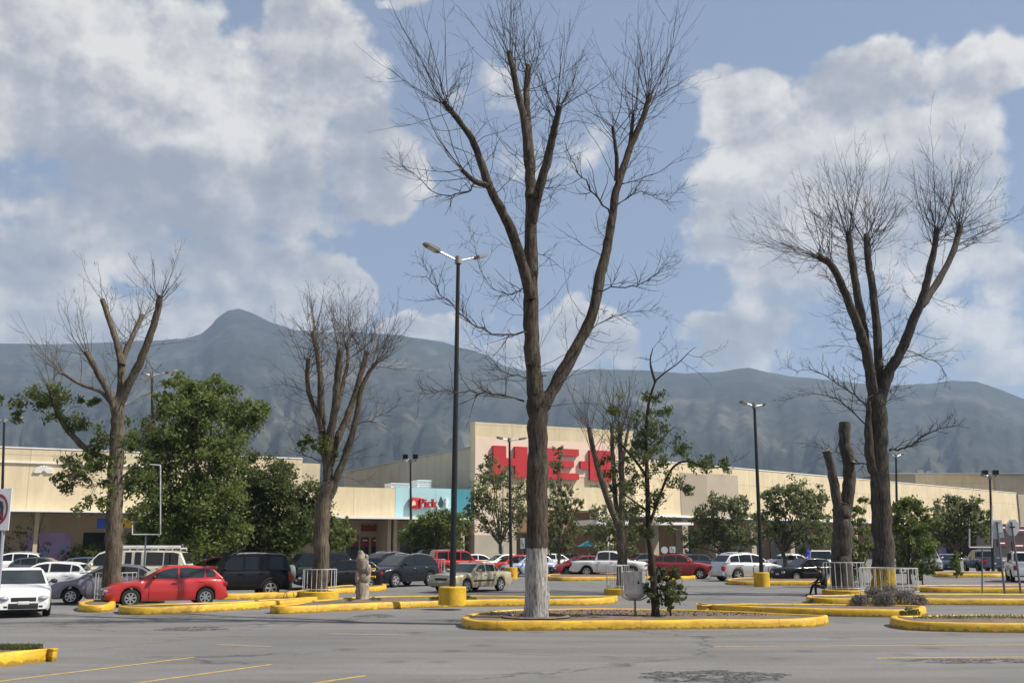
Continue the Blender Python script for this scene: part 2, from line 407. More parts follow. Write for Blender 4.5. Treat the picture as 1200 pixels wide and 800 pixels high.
def hnoise(x, y, oct=5, seed=0):
    from mathutils import noise as mn
    return mn.fractal(Vector((x, y, seed * 17.3)), 1.0, 2.1, oct, noise_basis='PERLIN_ORIGINAL')
def mountains():
    sky = [(-500, 425), (-300, 412), (-120, 406), (0, 402), (60, 403), (110, 402), (170, 399), (215, 397), (236, 391), (248, 381), (254, 373), (266, 364.5), (281, 361.5),
           (294, 366), (306, 372), (318, 378), (345, 386), (380, 389), (430, 390), (470, 393), (520, 401), (550, 410), (570, 415), (590, 428), (620, 436), (660, 434),
           (700, 432), (750, 434), (800, 437), (840, 436), (860, 433), (878, 431), (900, 436), (930, 441), (980, 446), (1040, 452), (1090, 449), (1115, 445.5),
           (1145, 447), (1170, 455), (1200, 467), (1250, 480), (1330, 492), (1450, 488), (1600, 500), (1800, 520)]
    xs = np.array([p[0] for p in sky], float); ys = np.array([p[1] for p in sky], float)
    NU, NV = 520, 90
    YF, YR = 1500.0, 4800.0
    V = []; Fs = []
    tot = NV + 14
    for i in range(NU):
        px = -500 + 2300 * i / (NU - 1)
        py = float(np.interp(px, xs, ys))
        top = at(px, py, YR); tx = top.x / YR; ht = top.z + hnoise(px * .03, 3.1, 4) * 5
        for j in range(tot):
            if j <= NV:
                v = j / NV; Y = YF + (YR - YF) * v
                base = ht * (v ** 1.25)
                n = hnoise(px * .011 + hnoise(px * .02, v * 2, 3, 5) * .8, v * 1.6, 6, 1)
                rid = 1 - abs(n) * 2.0
                n2 = hnoise(px * .045, v * 6, 5, 2)
                amp = min(v * 3, 1) * (1 - v) ** .7
                z = base + amp * (rid * 70 - 40 + n2 * 60) * min(1, ht / 500)
                z = max(z, 0 if v < .03 else -5)
                lim = CAMH + (top.z - CAMH) * Y / YR - 12 * (1 - v) * 4
                z = min(z, lim) if v < 1 else z
                if j == 0: z = -4
            else:
                w = (j - NV) / 14.0; Y = YR + 900 * w; z = ht * (1 - w) ** 1.2 - (2 if w == 1 else 0)
            V.append((tx * Y, Y, z))
    for i in range(NU - 1):
        for j in range(tot - 1):
            a = i * tot + j; Fs.append((a, a + tot, a + tot + 1, a + 1))
    m = bpy.data.materials.new('mountain_scrub'); m.use_nodes = True
    nt = m.node_tree; N = nt.nodes; L = nt.links; b = N['Principled BSDF']; b.inputs['Roughness'].default_value = 1; b.inputs['Specular IOR Level'].default_value = 0
    tc = N.new('ShaderNodeTexCoord')
    def nz(s, d, r=.6):
        t = N.new('ShaderNodeTexNoise'); t.inputs['Scale'].default_value = s; t.inputs['Detail'].default_value = d; t.inputs['Roughness'].default_value = r
        L.new(tc.outputs['Object'], t.inputs['Vector']); return t.outputs[0]
    r = N.new('ShaderNodeValToRGB'); L.new(nz(.0022, 9, .62), r.inputs[0])
    e = r.color_ramp.elements
    e[0].position = .40; e[0].color = (.022, .025, .020, 1); e[1].position = .74; e[1].color = (.12, .105, .085, 1)
    k = e.new(.55); k.color = (.040, .043, .035, 1)
    f = N.new('ShaderNodeMapRange'); L.new(nz(.016, 8, .75), f.inputs[0]); f.inputs[1].default_value = .34; f.inputs[2].default_value = .66; f.inputs[3].default_value = .35; f.inputs[4].default_value = 1.6
    vm = N.new('ShaderNodeVectorMath'); vm.operation = 'SCALE'; L.new(r.outputs[0], vm.inputs[0]); L.new(f.outputs[0], vm.inputs['Scale'])
    L.new(vm.outputs[0], b.inputs['Base Color'])
    me = bpy.data.meshes.new('mountains'); me.from_pydata(V, [], Fs); me.materials.append(m)
    me.polygons.foreach_set('use_smooth', [True] * len(Fs)); me.update()
    o = bpy.data.objects.new('mountains', me); col.objects.link(o); tag(o, kind='structure')
mountains()

def haze():
    m = bpy.data.materials.new('haze_air'); m.use_nodes = True
    nt = m.node_tree; nt.nodes.remove(nt.nodes['Principled BSDF'])
    v = nt.nodes.new('ShaderNodeVolumePrincipled'); v.inputs['Color'].default_value = (.58, .76, 1.0, 1)
    v.inputs['Density'].default_value = HAZE_D; v.inputs['Anisotropy'].default_value = .1
    nt.links.new(v.outputs[0], nt.nodes['Material Output'].inputs['Volume'])
    b = MB(); b.box((-6600, -70, -6), (6600, 9100, 1260))
    o = b.build('haze', m); tag(o, kind='stuff')
HAZE_D = 1.15e-4
haze()

# ------------------------------------------------------------------ painted lines and worn patches
def weathered_paint(name, c, keep=.5, under=(.15, .145, .14)):
    m = bpy.data.materials.new(name); m.use_nodes = True
    nt = m.node_tree; N = nt.nodes; L = nt.links; b = N['Principled BSDF']; b.inputs['Roughness'].default_value = .8
    tc = N.new('ShaderNodeTexCoord')
    t = N.new('ShaderNodeTexNoise'); t.inputs['Scale'].default_value = 7; t.inputs['Detail'].default_value = 8; t.inputs['Roughness'].default_value = .75
    L.new(tc.outputs['Object'], t.inputs['Vector'])
    mr = N.new('ShaderNodeMapRange'); mr.inputs[1].default_value = keep - .12; mr.inputs[2].default_value = keep + .12; L.new(t.outputs[0], mr.inputs[0])
    mx = N.new('ShaderNodeMix'); mx.data_type = 'RGBA'; L.new(mr.outputs[0], mx.inputs[0]); mx.inputs[6].default_value = (*c, 1); mx.inputs[7].default_value = (*under, 1)
    L.new(mx.outputs[2], b.inputs['Base Color']); return m
LINE = weathered_paint('line_paint', (.50, .33, .05), .56)
FADED = weathered_paint('faded_line_paint', (.34, .25, .09), .43)
def line(p0, p1, w, mt):
    a, c = G(*p0, z=.004), G(*p1, z=.004); d = (c - a).normalized(); n = Vector((-d.y, d.x, 0)) * w / 2
    m = MB(); m.quad(a - n, c - n, c + n, a + n)
    return tag(m.build('road_marking', mt), kind='structure')
for p0, p1, w, mt in [((-20, 800), (228, 769.5), .11, LINE), ((150, 801), (318, 778), .11, LINE), ((340, 804), (428, 791), .11, LINE),
                      ((255, 754.5), (318, 757), .35, FADED), ((95, 733), (180, 729), .32, FADED), ((385, 742), (480, 743.5), .4, FADED),
                      ((695, 746.5), (960, 742), .09, FADED), ((837, 757), (1210, 755), .1, LINE), ((960, 742), (1210, 741), .09, FADED),
                      ((1027, 770.5), (1215, 769), .12, LINE)]:
    line(p0, p1, w, mt)
def patch(px, py, rx, ry, seed, dark=.055):
    """broken, alligator-cracked asphalt"""
    c = G(px, py); r_ = random.Random(seed)
    X = (G(px + rx, py) - c).length; Yh = abs(G(px, py - ry).y - G(px, py + ry).y) / 2
    pts = []
    for i in range(28):
        th = 2 * math.pi * i / 28; k = .78 + .3 * r_.random()
        pts.append((c.x + X * k * math.cos(th), c.y + Yh * k * math.sin(th), .004))
    m = bpy.data.materials.new('broken_asphalt'); m.use_nodes = True
    nt = m.node_tree; N = nt.nodes; L = nt.links; b = N['Principled BSDF']; b.inputs['Roughness'].default_value = .95
    tc = N.new('ShaderNodeTexCoord')
    vo = N.new('ShaderNodeTexVoronoi'); vo.feature = 'DISTANCE_TO_EDGE'; vo.inputs['Scale'].default_value = 7.5; vo.inputs['Randomness'].default_value = .8; L.new(tc.outputs['Object'], vo.inputs['Vector'])
    rp = N.new('ShaderNodeValToRGB'); L.new(vo.outputs['Distance'], rp.inputs[0])
    rp.color_ramp.elements[0].position = .02; rp.color_ramp.elements[0].color = (.016, .015, .014, 1)
    rp.color_ramp.elements[1].position = .16; rp.color_ramp.elements[1].color = (dark * 2.0, dark * 1.96, dark * 1.9, 1)
    L.new(rp.outputs[0], b.inputs['Base Color'])
    tn = N.new('ShaderNodeTexNoise'); tn.inputs['Scale'].default_value = 2.2; tn.inputs['Detail'].default_value = 7; tn.inputs['Roughness'].default_value = .7; L.new(tc.outputs['Object'], tn.inputs['Vector'])
    tm = N.new('ShaderNodeMapRange'); tm.inputs[1].default_value = .44; tm.inputs[2].default_value = .52; L.new(tn.outputs[0], tm.inputs[0])
    tb = N.new('ShaderNodeBsdfTransparent'); ms = N.new('ShaderNodeMixShader'); L.new(tm.outputs[0], ms.inputs[0]); L.new(tb.outputs[0], ms.inputs[1]); L.new(b.outputs[0], ms.inputs[2]); L.new(ms.outputs[0], N['Material Output'].inputs[0])
    bp = N.new('ShaderNodeBump'); bp.inputs['Strength'].default_value = 1; bp.inputs['Distance'].default_value = .06; L.new(vo.outputs['Distance'], bp.inputs['Height']); L.new(bp.outputs[0], b.inputs['Normal'])
    mb = MB(); mb.poly(pts); tag(mb.build('pavement_patch', m), kind='structure')
patch(838, 792, 95, 8, 1)
patch(225, 736.5, 40, 3, 2, .075); patch(440, 721, 26, 2, 4, .08); patch(1140, 774, 90, 3, 5, .075)

# ------------------------------------------------------------------ yellow kerbed islands
def kerb_mat():
    m = bpy.data.materials.new('yellow_kerb_paint'); m.use_nodes = True
    nt = m.node_tree; N = nt.nodes; L = nt.links; b = N['Principled BSDF']; b.inputs['Roughness'].default_value = .58
    tc = N.new('ShaderNodeTexCoord')
    def nz(s, d, r, st=(1, 1, 1)):
        mp = N.new('ShaderNodeMapping'); mp.inputs['Scale'].default_value = st; L.new(tc.outputs['Object'], mp.inputs[0])
        t = N.new('ShaderNodeTexNoise'); t.inputs['Scale'].default_value = s; t.inputs['Detail'].default_value = d; t.inputs['Roughness'].default_value = r
        L.new(mp.outputs[0], t.inputs['Vector']); return t.outputs[0]
    r1 = N.new('ShaderNodeValToRGB'); L.new(nz(1.2, 6, .65), r1.inputs[0])
    r1.color_ramp.elements[0].position = .3; r1.color_ramp.elements[0].color = (.50, .28, .012, 1)
    r1.color_ramp.elements[1].position = .7; r1.color_ramp.elements[1].color = (.72, .45, .022, 1)
    # chips that show the concrete, scuffs near the road
    mr = N.new('ShaderNodeMapRange'); mr.inputs[1].default_value = .575; mr.inputs[2].default_value = .64; L.new(nz(8, 8, .75), mr.inputs[0])
    mx = N.new('ShaderNodeMix'); mx.data_type = 'RGBA'; L.new(mr.outputs[0], mx.inputs[0]); L.new(r1.outputs[0], mx.inputs[6]); mx.inputs[7].default_value = (.26, .22, .14, 1)
    sc = N.new('ShaderNodeMapRange'); sc.inputs[1].default_value = .3; sc.inputs[2].default_value = .6; sc.inputs[3].default_value = .72; sc.inputs[4].default_value = 1.05
    L.new(nz(3, 5, .7, (1, 1, 5)), sc.inputs[0])
    vm = N.new('ShaderNodeVectorMath'); vm.operation = 'SCALE'; L.new(mx.outputs[2], vm.inputs[0]); L.new(sc.outputs[0], vm.inputs['Scale'])
    gr = N.new('ShaderNodeSeparateXYZ'); L.new(tc.outputs['Object'], gr.inputs[0])
    ge = N.new('ShaderNodeMath'); ge.operation = 'MULTIPLY_ADD'; L.new(nz(5, 6, .7), ge.inputs[0]); ge.inputs[1].default_value = -.30; L.new(gr.outputs[2], ge.inputs[2])
    gm = N.new('ShaderNodeMapRange'); gm.inputs[1].default_value = -.11; gm.inputs[2].default_value = -.07; gm.inputs[3].default_value = .42; gm.inputs[4].default_value = 1; L.new(ge.outputs[0], gm.inputs[0])
    v3 = N.new('ShaderNodeVectorMath'); v3.operation = 'SCALE'; L.new(vm.outputs[0], v3.inputs[0]); L.new(gm.outputs[0], v3.inputs['Scale']); vm = v3
    # joints between the cast kerb lengths, about every two metres
    sx = N.new('ShaderNodeSeparateXYZ'); L.new(tc.outputs['Object'], sx.inputs[0])
    md = N.new('ShaderNodeMath'); md.operation = 'PINGPONG'; L.new(sx.outputs[0], md.inputs[0]); md.inputs[1].default_value = 1.9
    jm = N.new('ShaderNodeMapRange'); jm.inputs[1].default_value = .004; jm.inputs[2].default_value = .012; jm.inputs[3].default_value = .5; jm.inputs[4].default_value = 1; L.new(md.outputs[0], jm.inputs[0])
    v2 = N.new('ShaderNodeVectorMath'); v2.operation = 'SCALE'; L.new(vm.outputs[0], v2.inputs[0]); L.new(jm.outputs[0], v2.inputs['Scale'])
    L.new(v2.outputs[0], b.inputs['Base Color'])
    bp = N.new('ShaderNodeBump'); bp.inputs['Strength'].default_value = .35; bp.inputs['Distance'].default_value = .02; L.new(nz(14, 6, .7), bp.inputs['Height']); L.new(bp.outputs[0], b.inputs['Normal'])
    return m
KERB = kerb_mat()
SOIL = mat('dry_soil', (.17, .125, .085), .97, noise=(3, .45), noise2=(25, .4), bump=(20, .8))
CONC = mat('bare_concrete', (.36, .34, .30), .9, noise=(2, .3))
KH = .24
def resample(poly, step):
    out = []
    for i in range(len(poly)):
        a, b = poly[i], poly[(i + 1) % len(poly)]
        n = max(1, int((b - a).length / step))
        for k in range(n): out.append(a.lerp(b, k / n))
    return out
def smooth_poly(poly, it=2):
    for _ in range(it):
        o = []
        for i in range(len(poly)):
            a, b = poly[i], poly[(i + 1) % len(poly)]
            o += [a.lerp(b, .25), a.lerp(b, .75)]
        poly = o
    return poly
def island(front, back, label, soil=True, group='yellow kerbed islands of the car park'):
    """front: pixels of the foot of the near face; back: pixels of the far top edge"""
    P = [G(*p) for p in front] + [Vector((*G(*p, z=KH).xy, 0)) for p in back]
    area = sum(P[i].x * P[(i + 1) % len(P)].y - P[(i + 1) % len(P)].x * P[i].y for i in range(len(P)))
    if area < 0: P.reverse()
    P = smooth_poly(resample(P, 2.2), 2); P = [p + Vector((0, .035 * hnoise(p.x * 1.3, p.y * 1.3, 4, 4), 0)) for p in P]
    n = len(P)
    nor = []
    for i in range(n):
        d = (P[(i + 1) % n] - P[i - 1]); d.normalize(); nor.append(Vector((d.y, -d.x, 0)))
    lim = []
    for i in range(n):
        dm = min([(P[i] - P[j]).length for j in range(n) if nor[i].dot(nor[j]) < .2] or [9]); lim.append(min(1.0, .42 * dm / .225))
    lim = [min(lim[i - 1], lim[i], lim[(i + 1) % n]) for i in range(n)]
    prof = [(0, -.02), (.012, .12), (.03, KH - .03), (.05, KH - .008), (.08, KH), (.20, KH), (.225, KH - .03)]
    o = empty('kerb_island', (sum((p for p in P), Vector()) / n)); tag(o, label, 'traffic island', group)
    c = o.location
    m = MB(); vs = []
    wob = [1 + .9 * (hnoise(p.x * .9, p.y * .9, 4, 9)) for p in P]
    for (ins, z) in prof:
        for i in range(n): vs.append(P[i] - c - nor[i] * ins * lim[i] + Vector((0, 0, z + (.02 * (wob[i] - 1) if z > .1 else 0))))
    fs = [(k * n + i, k * n + (i + 1) % n, (k + 1) * n + (i + 1) % n, (k + 1) * n + i) for k in range(len(prof) - 1) for i in range(n)]
    m.add(vs, fs); m.build('kerb', KERB, o, True, 50)
    t = MB(); inner = [P[i] - c - nor[i] * .222 * lim[i] for i in range(n)]
    bm = bmesh.new()
    bv = [bm.verts.new((p.x, p.y, KH - .035)) for p in inner]
    try:
        bm.faces.new(bv); bmesh.ops.triangulate(bm, faces=bm.faces)
    except Exception: pass
    me = bpy.data.meshes.new('soil' if soil else 'paving'); bm.to_mesh(me); bm.free(); me.materials.append(SOIL if soil else CONC)
    so = bpy.data.objects.new('soil' if soil else 'concrete_top', me); col.objects.link(so); so.parent = o
    return o
island([(537, 732), (548, 738), (600, 739), (700, 738), (850, 736.5), (955, 735), (977, 730.5)], [(955, 720), (900, 717), (820, 714), (740, 712), (640, 712.5), (580, 714), (552, 718)],
       'long yellow kerbed island of bare soil round the whitewashed tree')
island([(815, 713.5), (830, 716.5), (900, 720), (1000, 722.5), (1078, 723.5), (1088, 719)], [(1082, 709), (1000, 707), (900, 706.5), (838, 707), (820, 708.5)],
       'narrow yellow kerbed strip just behind the island with the trash drum')
island([(942, 704), (950, 708), (1100, 708.5), (1300, 709.5)], [(1300, 695), (1150, 695), (1030, 695), (955, 697)],
       'yellow kerbed island carrying the big fenced pollarded tree and lavender')
island([(1068, 692), (1078, 694), (1300, 695)], [(1300, 684.5), (1180, 684.5), (1074, 685)], 'farther of two thin yellow kerb lines behind the sign backs')
island([(1038, 731), (1052, 737), (1090, 739.5), (1160, 741), (1340, 743)], [(1340, 720), (1150, 719.5), (1090, 719.5), (1060, 721)],
       'yellow kerbed island in the bottom right corner with worn paint')
island([(136, 716), (143, 721), (218, 718.5), (290, 714), (368, 708.5)], [(375, 697.5), (300, 703), (215, 706.5), (150, 708)],
       'yellow kerbed strip right under the parked red hatchback')
island([(313, 717), (325, 720), (420, 715), (520, 711), (600, 710), (715, 709), (726, 704)], [(718, 697.5), (600, 697.5), (520, 697), (440, 697.5), (370, 702), (328, 709)],
       'long yellow kerbed island with the broken stump and tall lamp post')
island([(88, 714), (96, 717.5), (132, 717)], [(138, 701), (100, 702)], 'small yellow kerbed island at the foot of the half leafy tree')
island([(-60, 790), (0, 781), (50, 775.5), (70, 772)], [(61, 760.5), (50, 757.5), (20, 756), (-60, 755)], 'grassy yellow kerb corner in the bottom left')
island([(255, 703), (320, 701), (362, 700), (400, 695), (448, 693), (455, 690)], [(448, 683), (400, 685), (330, 693), (262, 695)],
       'yellow kerbed strip beside the black off-roader with spare wheel')
island([(638, 678), (645, 680.5), (770, 679.5), (815, 679)], [(815, 671), (700, 671), (645, 671.5)], 'yellow kerbed strip under the white pickup')
island([(850, 683), (856, 685.5), (975, 685.5)], [(975, 676), (870, 676), (858, 677)], 'yellow kerbed strip beside the silver crossover')
island([(1092, 673.5), (1098, 676), (1180, 676)], [(1180, 669), (1100, 669)], 'short far yellow kerb near the silver and grey pickups')

# ------------------------------------------------------------------ shopping centre
CREAM = mat('cream_render', (.64, .535, .35), .9, noise=(.35, .12), noise2=(1.6, .11, (1, 1, .12)), bump=(30, .1), joint=((0, 2.6), (2, 2.45)))
TAUPE = mat('taupe_render', (.33, .28, .21), .9, noise=(.4, .08))
OLIVE = mat('grey_tan_render', (.42, .37, .29), .9, noise=(.3, .12), noise2=(.9, .08, (1, 1, .2)), joint=((1, 4.0),))
PINK = mat('pale_pink_panel', (.72, .57, .45), .85, noise=(.5, .06))
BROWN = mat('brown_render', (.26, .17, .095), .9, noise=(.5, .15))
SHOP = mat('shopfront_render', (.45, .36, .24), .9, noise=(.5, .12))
WHITE = mat('white_trim', (.80, .79, .76), .6, noise=(1.5, .06))
RED = mat('red_sign_face', (.46, .022, .026), .5, noise=(.6, .12))
DKGLASS = mat('dark_shop_glass', (.02, .022, .025), .08, spec=.6)
CYAN = mat('cyan_panel', (.38, .60, .63), .7, noise=(.8, .06), joint=((0, 1.3),))
TEAL = mat('teal_panel', (.05, .24, .30), .7, noise=(.8, .1))
GREYM = mat('grey_steel', (.34, .35, .36), .45, .4)
DGREEN = mat('dark_green_sign', (.01, .06, .05), .5)
def mural_mat():
    m = bpy.data.materials.new('mural_paint'); m.use_nodes = True
    nt = m.node_tree; N = nt.nodes; L = nt.links; b = N['Principled BSDF']; b.inputs['Roughness'].default_value = .8
    tc = N.new('ShaderNodeTexCoord'); t = N.new('ShaderNodeTexNoise'); t.inputs['Scale'].default_value = .55; t.inputs['Detail'].default_value = 5
    L.new(tc.outputs['Object'], t.inputs['Vector']); r = N.new('ShaderNodeValToRGB'); L.new(t.outputs[0], r.inputs[0])
    e = r.color_ramp.elements; e[0].position = .3; e[0].color = (.22, .42, .55, 1); e[1].position = .75; e[1].color = (.60, .25, .32, 1)
    for p, c in ((.42, (.36, .36, .60)), (.5, (.45, .34, .52)), (.6, (.40, .30, .50))): k = e.new(p); k.color = (*c, 1)
    L.new(r.outputs[0], b.inputs['Base Color']); return m
MURAL = mural_mat()

class Plane:
    """a vertical plane through P0 along the horizontal direction d; off>0 comes towards the camera"""
    def __init__(s, P0, d):
        s.P0 = Vector((P0.x, P0.y, 0)); s.d = Vector((d[0], d[1], 0)).normalized(); s.n = Vector((s.d.y, -s.d.x, 0))
    def hit(s, px, py, off=0):
        r_ = ray(px, py); o = s.P0 + s.n * off; c = Vector((0, 0, CAMH))
        t = (o - c).dot(s.n) / r_.dot(s.n); return c + r_ * t
    def s_of(s, px, off=0): return (s.hit(px, 600, off) - s.P0).dot(s.d)
    def z_of(s, px, py, off=0): return s.hit(px, py, off).z
    def pt(s, a, z, off=0): p = s.P0 + s.d * a + s.n * off; return Vector((p.x, p.y, z))
    def box(s, mb, a0, a1, z0, z1, o0, o1, mi=0):
        """o0 (far) .. o1 (near)"""
        q = [s.pt(a0, z0, o1), s.pt(a1, z0, o1), s.pt(a1, z0, o0), s.pt(a0, z0, o0), s.pt(a0, z1, o1), s.pt(a1, z1, o1), s.pt(a1, z1, o0), s.pt(a0, z1, o0)]
        return mb.hexa(q, mi)
FP = Plane(at(556, 560, 108.0), (.89, .455))
def part(name, mt, parent, boxes, pl=FP):
    m = MB()
    for b in boxes: pl.box(m, *b)
    return m.build(name, mt, parent)
S = FP.s_of
# --- the big supermarket block
store = empty('supermarket', FP.P0); store.location = (0, 0, 0)
tag(store, 'big cream supermarket block with red letters and grey-tan side wall', 'building')
sA, sB = S(556), S(745)
zt = FP.z_of(556, 494); zo = FP.z_of(640, 597)
part('front_tower', CREAM, store, [(sA, sB, zo, zt, -1.2, 0)])
part('pink_panel', PINK, store, [(sA + .02, S(735), FP.z_of(600, 556), FP.z_of(640, 516), 0, .05)])
part('lower_pink_panel', PINK, store, [(sA + .02, S(605), 3.2, zo, -8, 0.004)]); part('plinth', OLIVE, store, [(sA + .02, S(605), 0, 3.2, -8, 0.03)]); part('entrance_panel', PINK, store, [(S(702), S(716), FP.z_of(710, 612), zo, -2.0, .004)])
part('wall', BROWN, store, [(S(605), sB, 0, zo, -14, -7.5)])
sidez = FP.z_of(556, 523)
m = MB(); FP.box(m, sA + .02, sB + 1, 0, sidez, -44, -14.05); FP.box(m, sA + .02, S(605), zo, sidez - .01, -14.04, -1.21); m.build('side_wall', OLIVE, store)
m = MB(); FP.box(m, sA - .1, sA + .4, sidez, sidez + .12, -44, -1.25); m.build('roof_trim', GREYM, store)
part('rear_wall', CREAM, store, [(S(300), sA - 3, 0, FP.z_of(400, 544, -46), -50, -46)])
for (x0, x1, zlo, zhi) in ((S(603), S(628), 0, 3.2), (S(652), S(668), 0, 3.4), (S(684), S(698), 0, 3.2)):
    part('glass_door', DKGLASS, store, [(x0, x1, zlo, zhi, -7.49, -7.4)])
part('pillar', CREAM, store, [(S(630), S(634), 0, zo - .01, -1.2, -.2)]); part('pillar', CREAM, store, [(S(716), S(719.5), 0, zo - .01, -1.2, -.2)])
ca = part('entrance_canopy', WHITE, store, [(S(671), S(707), FP.z_of(690, 616), FP.z_of(690, 610), .1, 5)])
part('canopy_post', WHITE, store, [(S(688), S(689), 0, FP.z_of(690, 616), 4, 4.2)])
m = MB(); m.tube([FP.pt(S(693), 1.2, 2), FP.pt(S(697), FP.z_of(690, 616) - .05, 3.5)], .18); m.build('canopy_brace', CREAM, store)
part('side_canopy', WHITE, store, [(S(760), S(800), FP.z_of(780, 615), FP.z_of(780, 612), -3, 2)])

# --- red letters
zlo_, zhi_ = FP.z_of(640, 561), FP.z_of(640, 525)
sign = empty('store_sign', FP.pt(S(576), zlo_, 0)); sign.location = (0, 0, 0)
tag(sign, 'giant red block letters with dashes on the supermarket tower', 'sign')
H_ = zhi_ - zlo_; D0, D1 = .06, .42
def letter(boxes, x0, x1):
    m = MB(); w = x1 - x0
    for (a, b, c, d) in boxes: FP.box(m, x0 + a * w, x0 + b * w, zlo_ + c * H_, zlo_ + d * H_, D0, D1)
    return m.build('letter', RED, sign)
letter([(0, .37, 0, 1), (.63, 1, 0, 1), (.37, .63, .38, .62)], S(576), S(616.5))
letter([(0, 1, 0, 1)], S(622), S(622.5)); 
bpy.data.objects.remove(sign.children[-1])
def dash(x0, x1):
    m = MB(); FP.box(m, x0, x1, zlo_ + .38 * H_, zlo_ + .62 * H_, D0, D1); return m.build('dash', RED, sign)
dash(S(620), S(628))
letter([(0, .45, 0, 1), (.40, 1, .78, 1), (.40, .86, .40, .60), (.40, 1, 0, .21)], S(634), S(677))
dash(S(679), S(688))
# B: an outline with chamfered corners and two small counters
def letterB(x0, x1):
    w = x1 - x0; m = MB()
    rows = [(0, .22, .94), (.22, .36, 1), (.36, .46, 1), (.46, .56, .92), (.56, .66, .97), (.66, .80, .97), (.80, .9, .95), (.9, 1, .86)]
    for (c, d, r_) in rows:
        if (.22 <= c < .36) or (.66 <= c < .79):
            FP.box(m, x0, x0 + .5 * w, zlo_ + c * H_, zlo_ + d * H_, D0, D1); FP.box(m, x0 + .64 * w, x0 + r_ * w, zlo_ + c * H_, zlo_ + d * H_, D0, D1)
        else: FP.box(m, x0, x0 + r_ * w, zlo_ + c * H_, zlo_ + d * H_, D0, D1)
    m.build('letter', RED, sign)
letterB(S(690), S(719))

# --- left wing, the tall part
wingL = empty('shop_wing'); tag(wingL, 'long cream shop wing with white canopy edge behind the leafy trees', 'building')
a0, a1 = S(-160), S(352)
zc = FP.z_of(100, 600, 1.5); zp = FP.z_of(0, 524)
part('wall', CREAM, wingL, [(a0, a1, zc + .55, zp, -26, 0)])
part('canopy_edge', WHITE, wingL, [(a0, a1, zc, zc + .16, -.5, 1.5)])
part('canopy_fascia', CREAM, wingL, [(a0, a1, zc + .162, zc + .55, -.5, .002)])
part('ledge', WHITE, wingL, [(a0, S(200), FP.z_of(0, 541.5), FP.z_of(0, 540), .0, .16)])
part('roof_coping', WHITE, wingL, [(a0, a1, zp, zp + .1, -26, .06)])
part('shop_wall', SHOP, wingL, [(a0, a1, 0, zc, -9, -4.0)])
for px in (60 - 18, 140, 215, 290): part('column', SHOP, wingL, [(S(px), S(px + 5), 0, zc, -.6, 0)])
for (x0, x1) in ((100, 128), (152, 205), (232, 280), (300, 340)): 
    w_ = part('shop_window', DKGLASS, wingL, [(S(x0, -4), S(x1, -4), .9, 3.3, -4.0, -3.95)])
    part('sill', WHITE, w_, [(S(x0, -4), S(x1, -4), .75, .9, -4.0, -3.8)])
part('mural', MURAL, wingL, [(S(34, -4), S(86, -4), .4, FP.z_of(60, 624, -4), -4.0, -3.94)])
part('blue_shop_sign', mat('blue_sign', (.03, .07, .32), .5), wingL, [(S(115), S(130), FP.z_of(120, 619, 0), FP.z_of(120, 607, 0), -.2, .1)])
part('yellow_shop_sign', mat('yellow_sign', (.62, .36, .02), .5), wingL, [(S(138), S(156), FP.z_of(145, 618), FP.z_of(145, 608), -.2, .1)])
m = MB()                                                             # fan-shaped white emblem high on the wall
cx_, cz_ = S(47), FP.z_of(47, 554)
rr = (S(58.5) - S(35.5)) / 2
for k in range(9):
    t0, t1 = math.pi * k / 9 + .035, math.pi * (k + 1) / 9 - .035
    q = [(math.cos(t0) * .25, math.sin(t0) * .25), (math.cos(t0), math.sin(t0) * .85), (math.cos(t1), math.sin(t1) * .85), (math.cos(t1) * .25, math.sin(t1) * .25)]
    m.hexa([FP.pt(cx_ + a * rr, cz_ + b * rr, .16) for a, b in q] + [FP.pt(cx_ + a * rr, cz_ + b * rr, .02) for a, b in q])
m.build('fan_emblem', WHITE, wingL)
# --- the lower part with the cyan panel
low = empty('shop_building'); tag(low, 'low cream shopfront with cyan sign panel beside the supermarket', 'building')
b0, b1 = S(352) + .03, S(552)
zc2 = FP.z_of(430, 607, 1.5); zp2 = FP.z_of(430, 571)
part('parapet', CREAM, low, [(b0, S(463), zc2 + .2, zp2, -20, 0)])
part('cyan_panel', CYAN, low, [(S(463) + .004, S(528), zc2 + .2, zp2 + .1, -20, .02)])
part('teal_panel', TEAL, low, [(S(528) + .004, b1, zc2 + .2, zp2 + .1, -20, .015)])
part('canopy_edge', WHITE, low, [(b0, b1, zc2 - .03, zc2 + .196, -.5, 1.5)])
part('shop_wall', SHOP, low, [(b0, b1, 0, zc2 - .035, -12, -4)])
for px in (457, 464, 543): part('column', SHOP, low, [(S(px), S(px + 4), 0, zc2 - .035, -4, -.5)])
REDP = mat('dark_red_poster', (.22, .02, .022), .5)
for (x0, x1, zt_, zb_) in ((407, 421, 627, 655), (423.5, 433, 629, 655), (436, 456, 629, 655)):
    p_ = part('shop_window', DKGLASS, low, [(S(x0, -4), S(x1, -4), .3, FP.z_of(430, zt_, -4), -4.0, -3.95)])
    part('poster', REDP, p_, [(S(x0 + .5, -4), S(x1 - .5, -4), FP.z_of(430, 640, -4), FP.z_of(430, zt_ + .5, -4), -3.95, -3.9)])
    part('poster_line', WHITE, p_, [(S(x0 + 2, -4), S(x1 - 2, -4), FP.z_of(430, 633.5, -4), FP.z_of(430, 632, -4), -3.9, -3.88)])
part('shop_window', DKGLASS, low, [(S(470, -4), S(540, -4), .3, 3.4, -4.0, -3.95)])
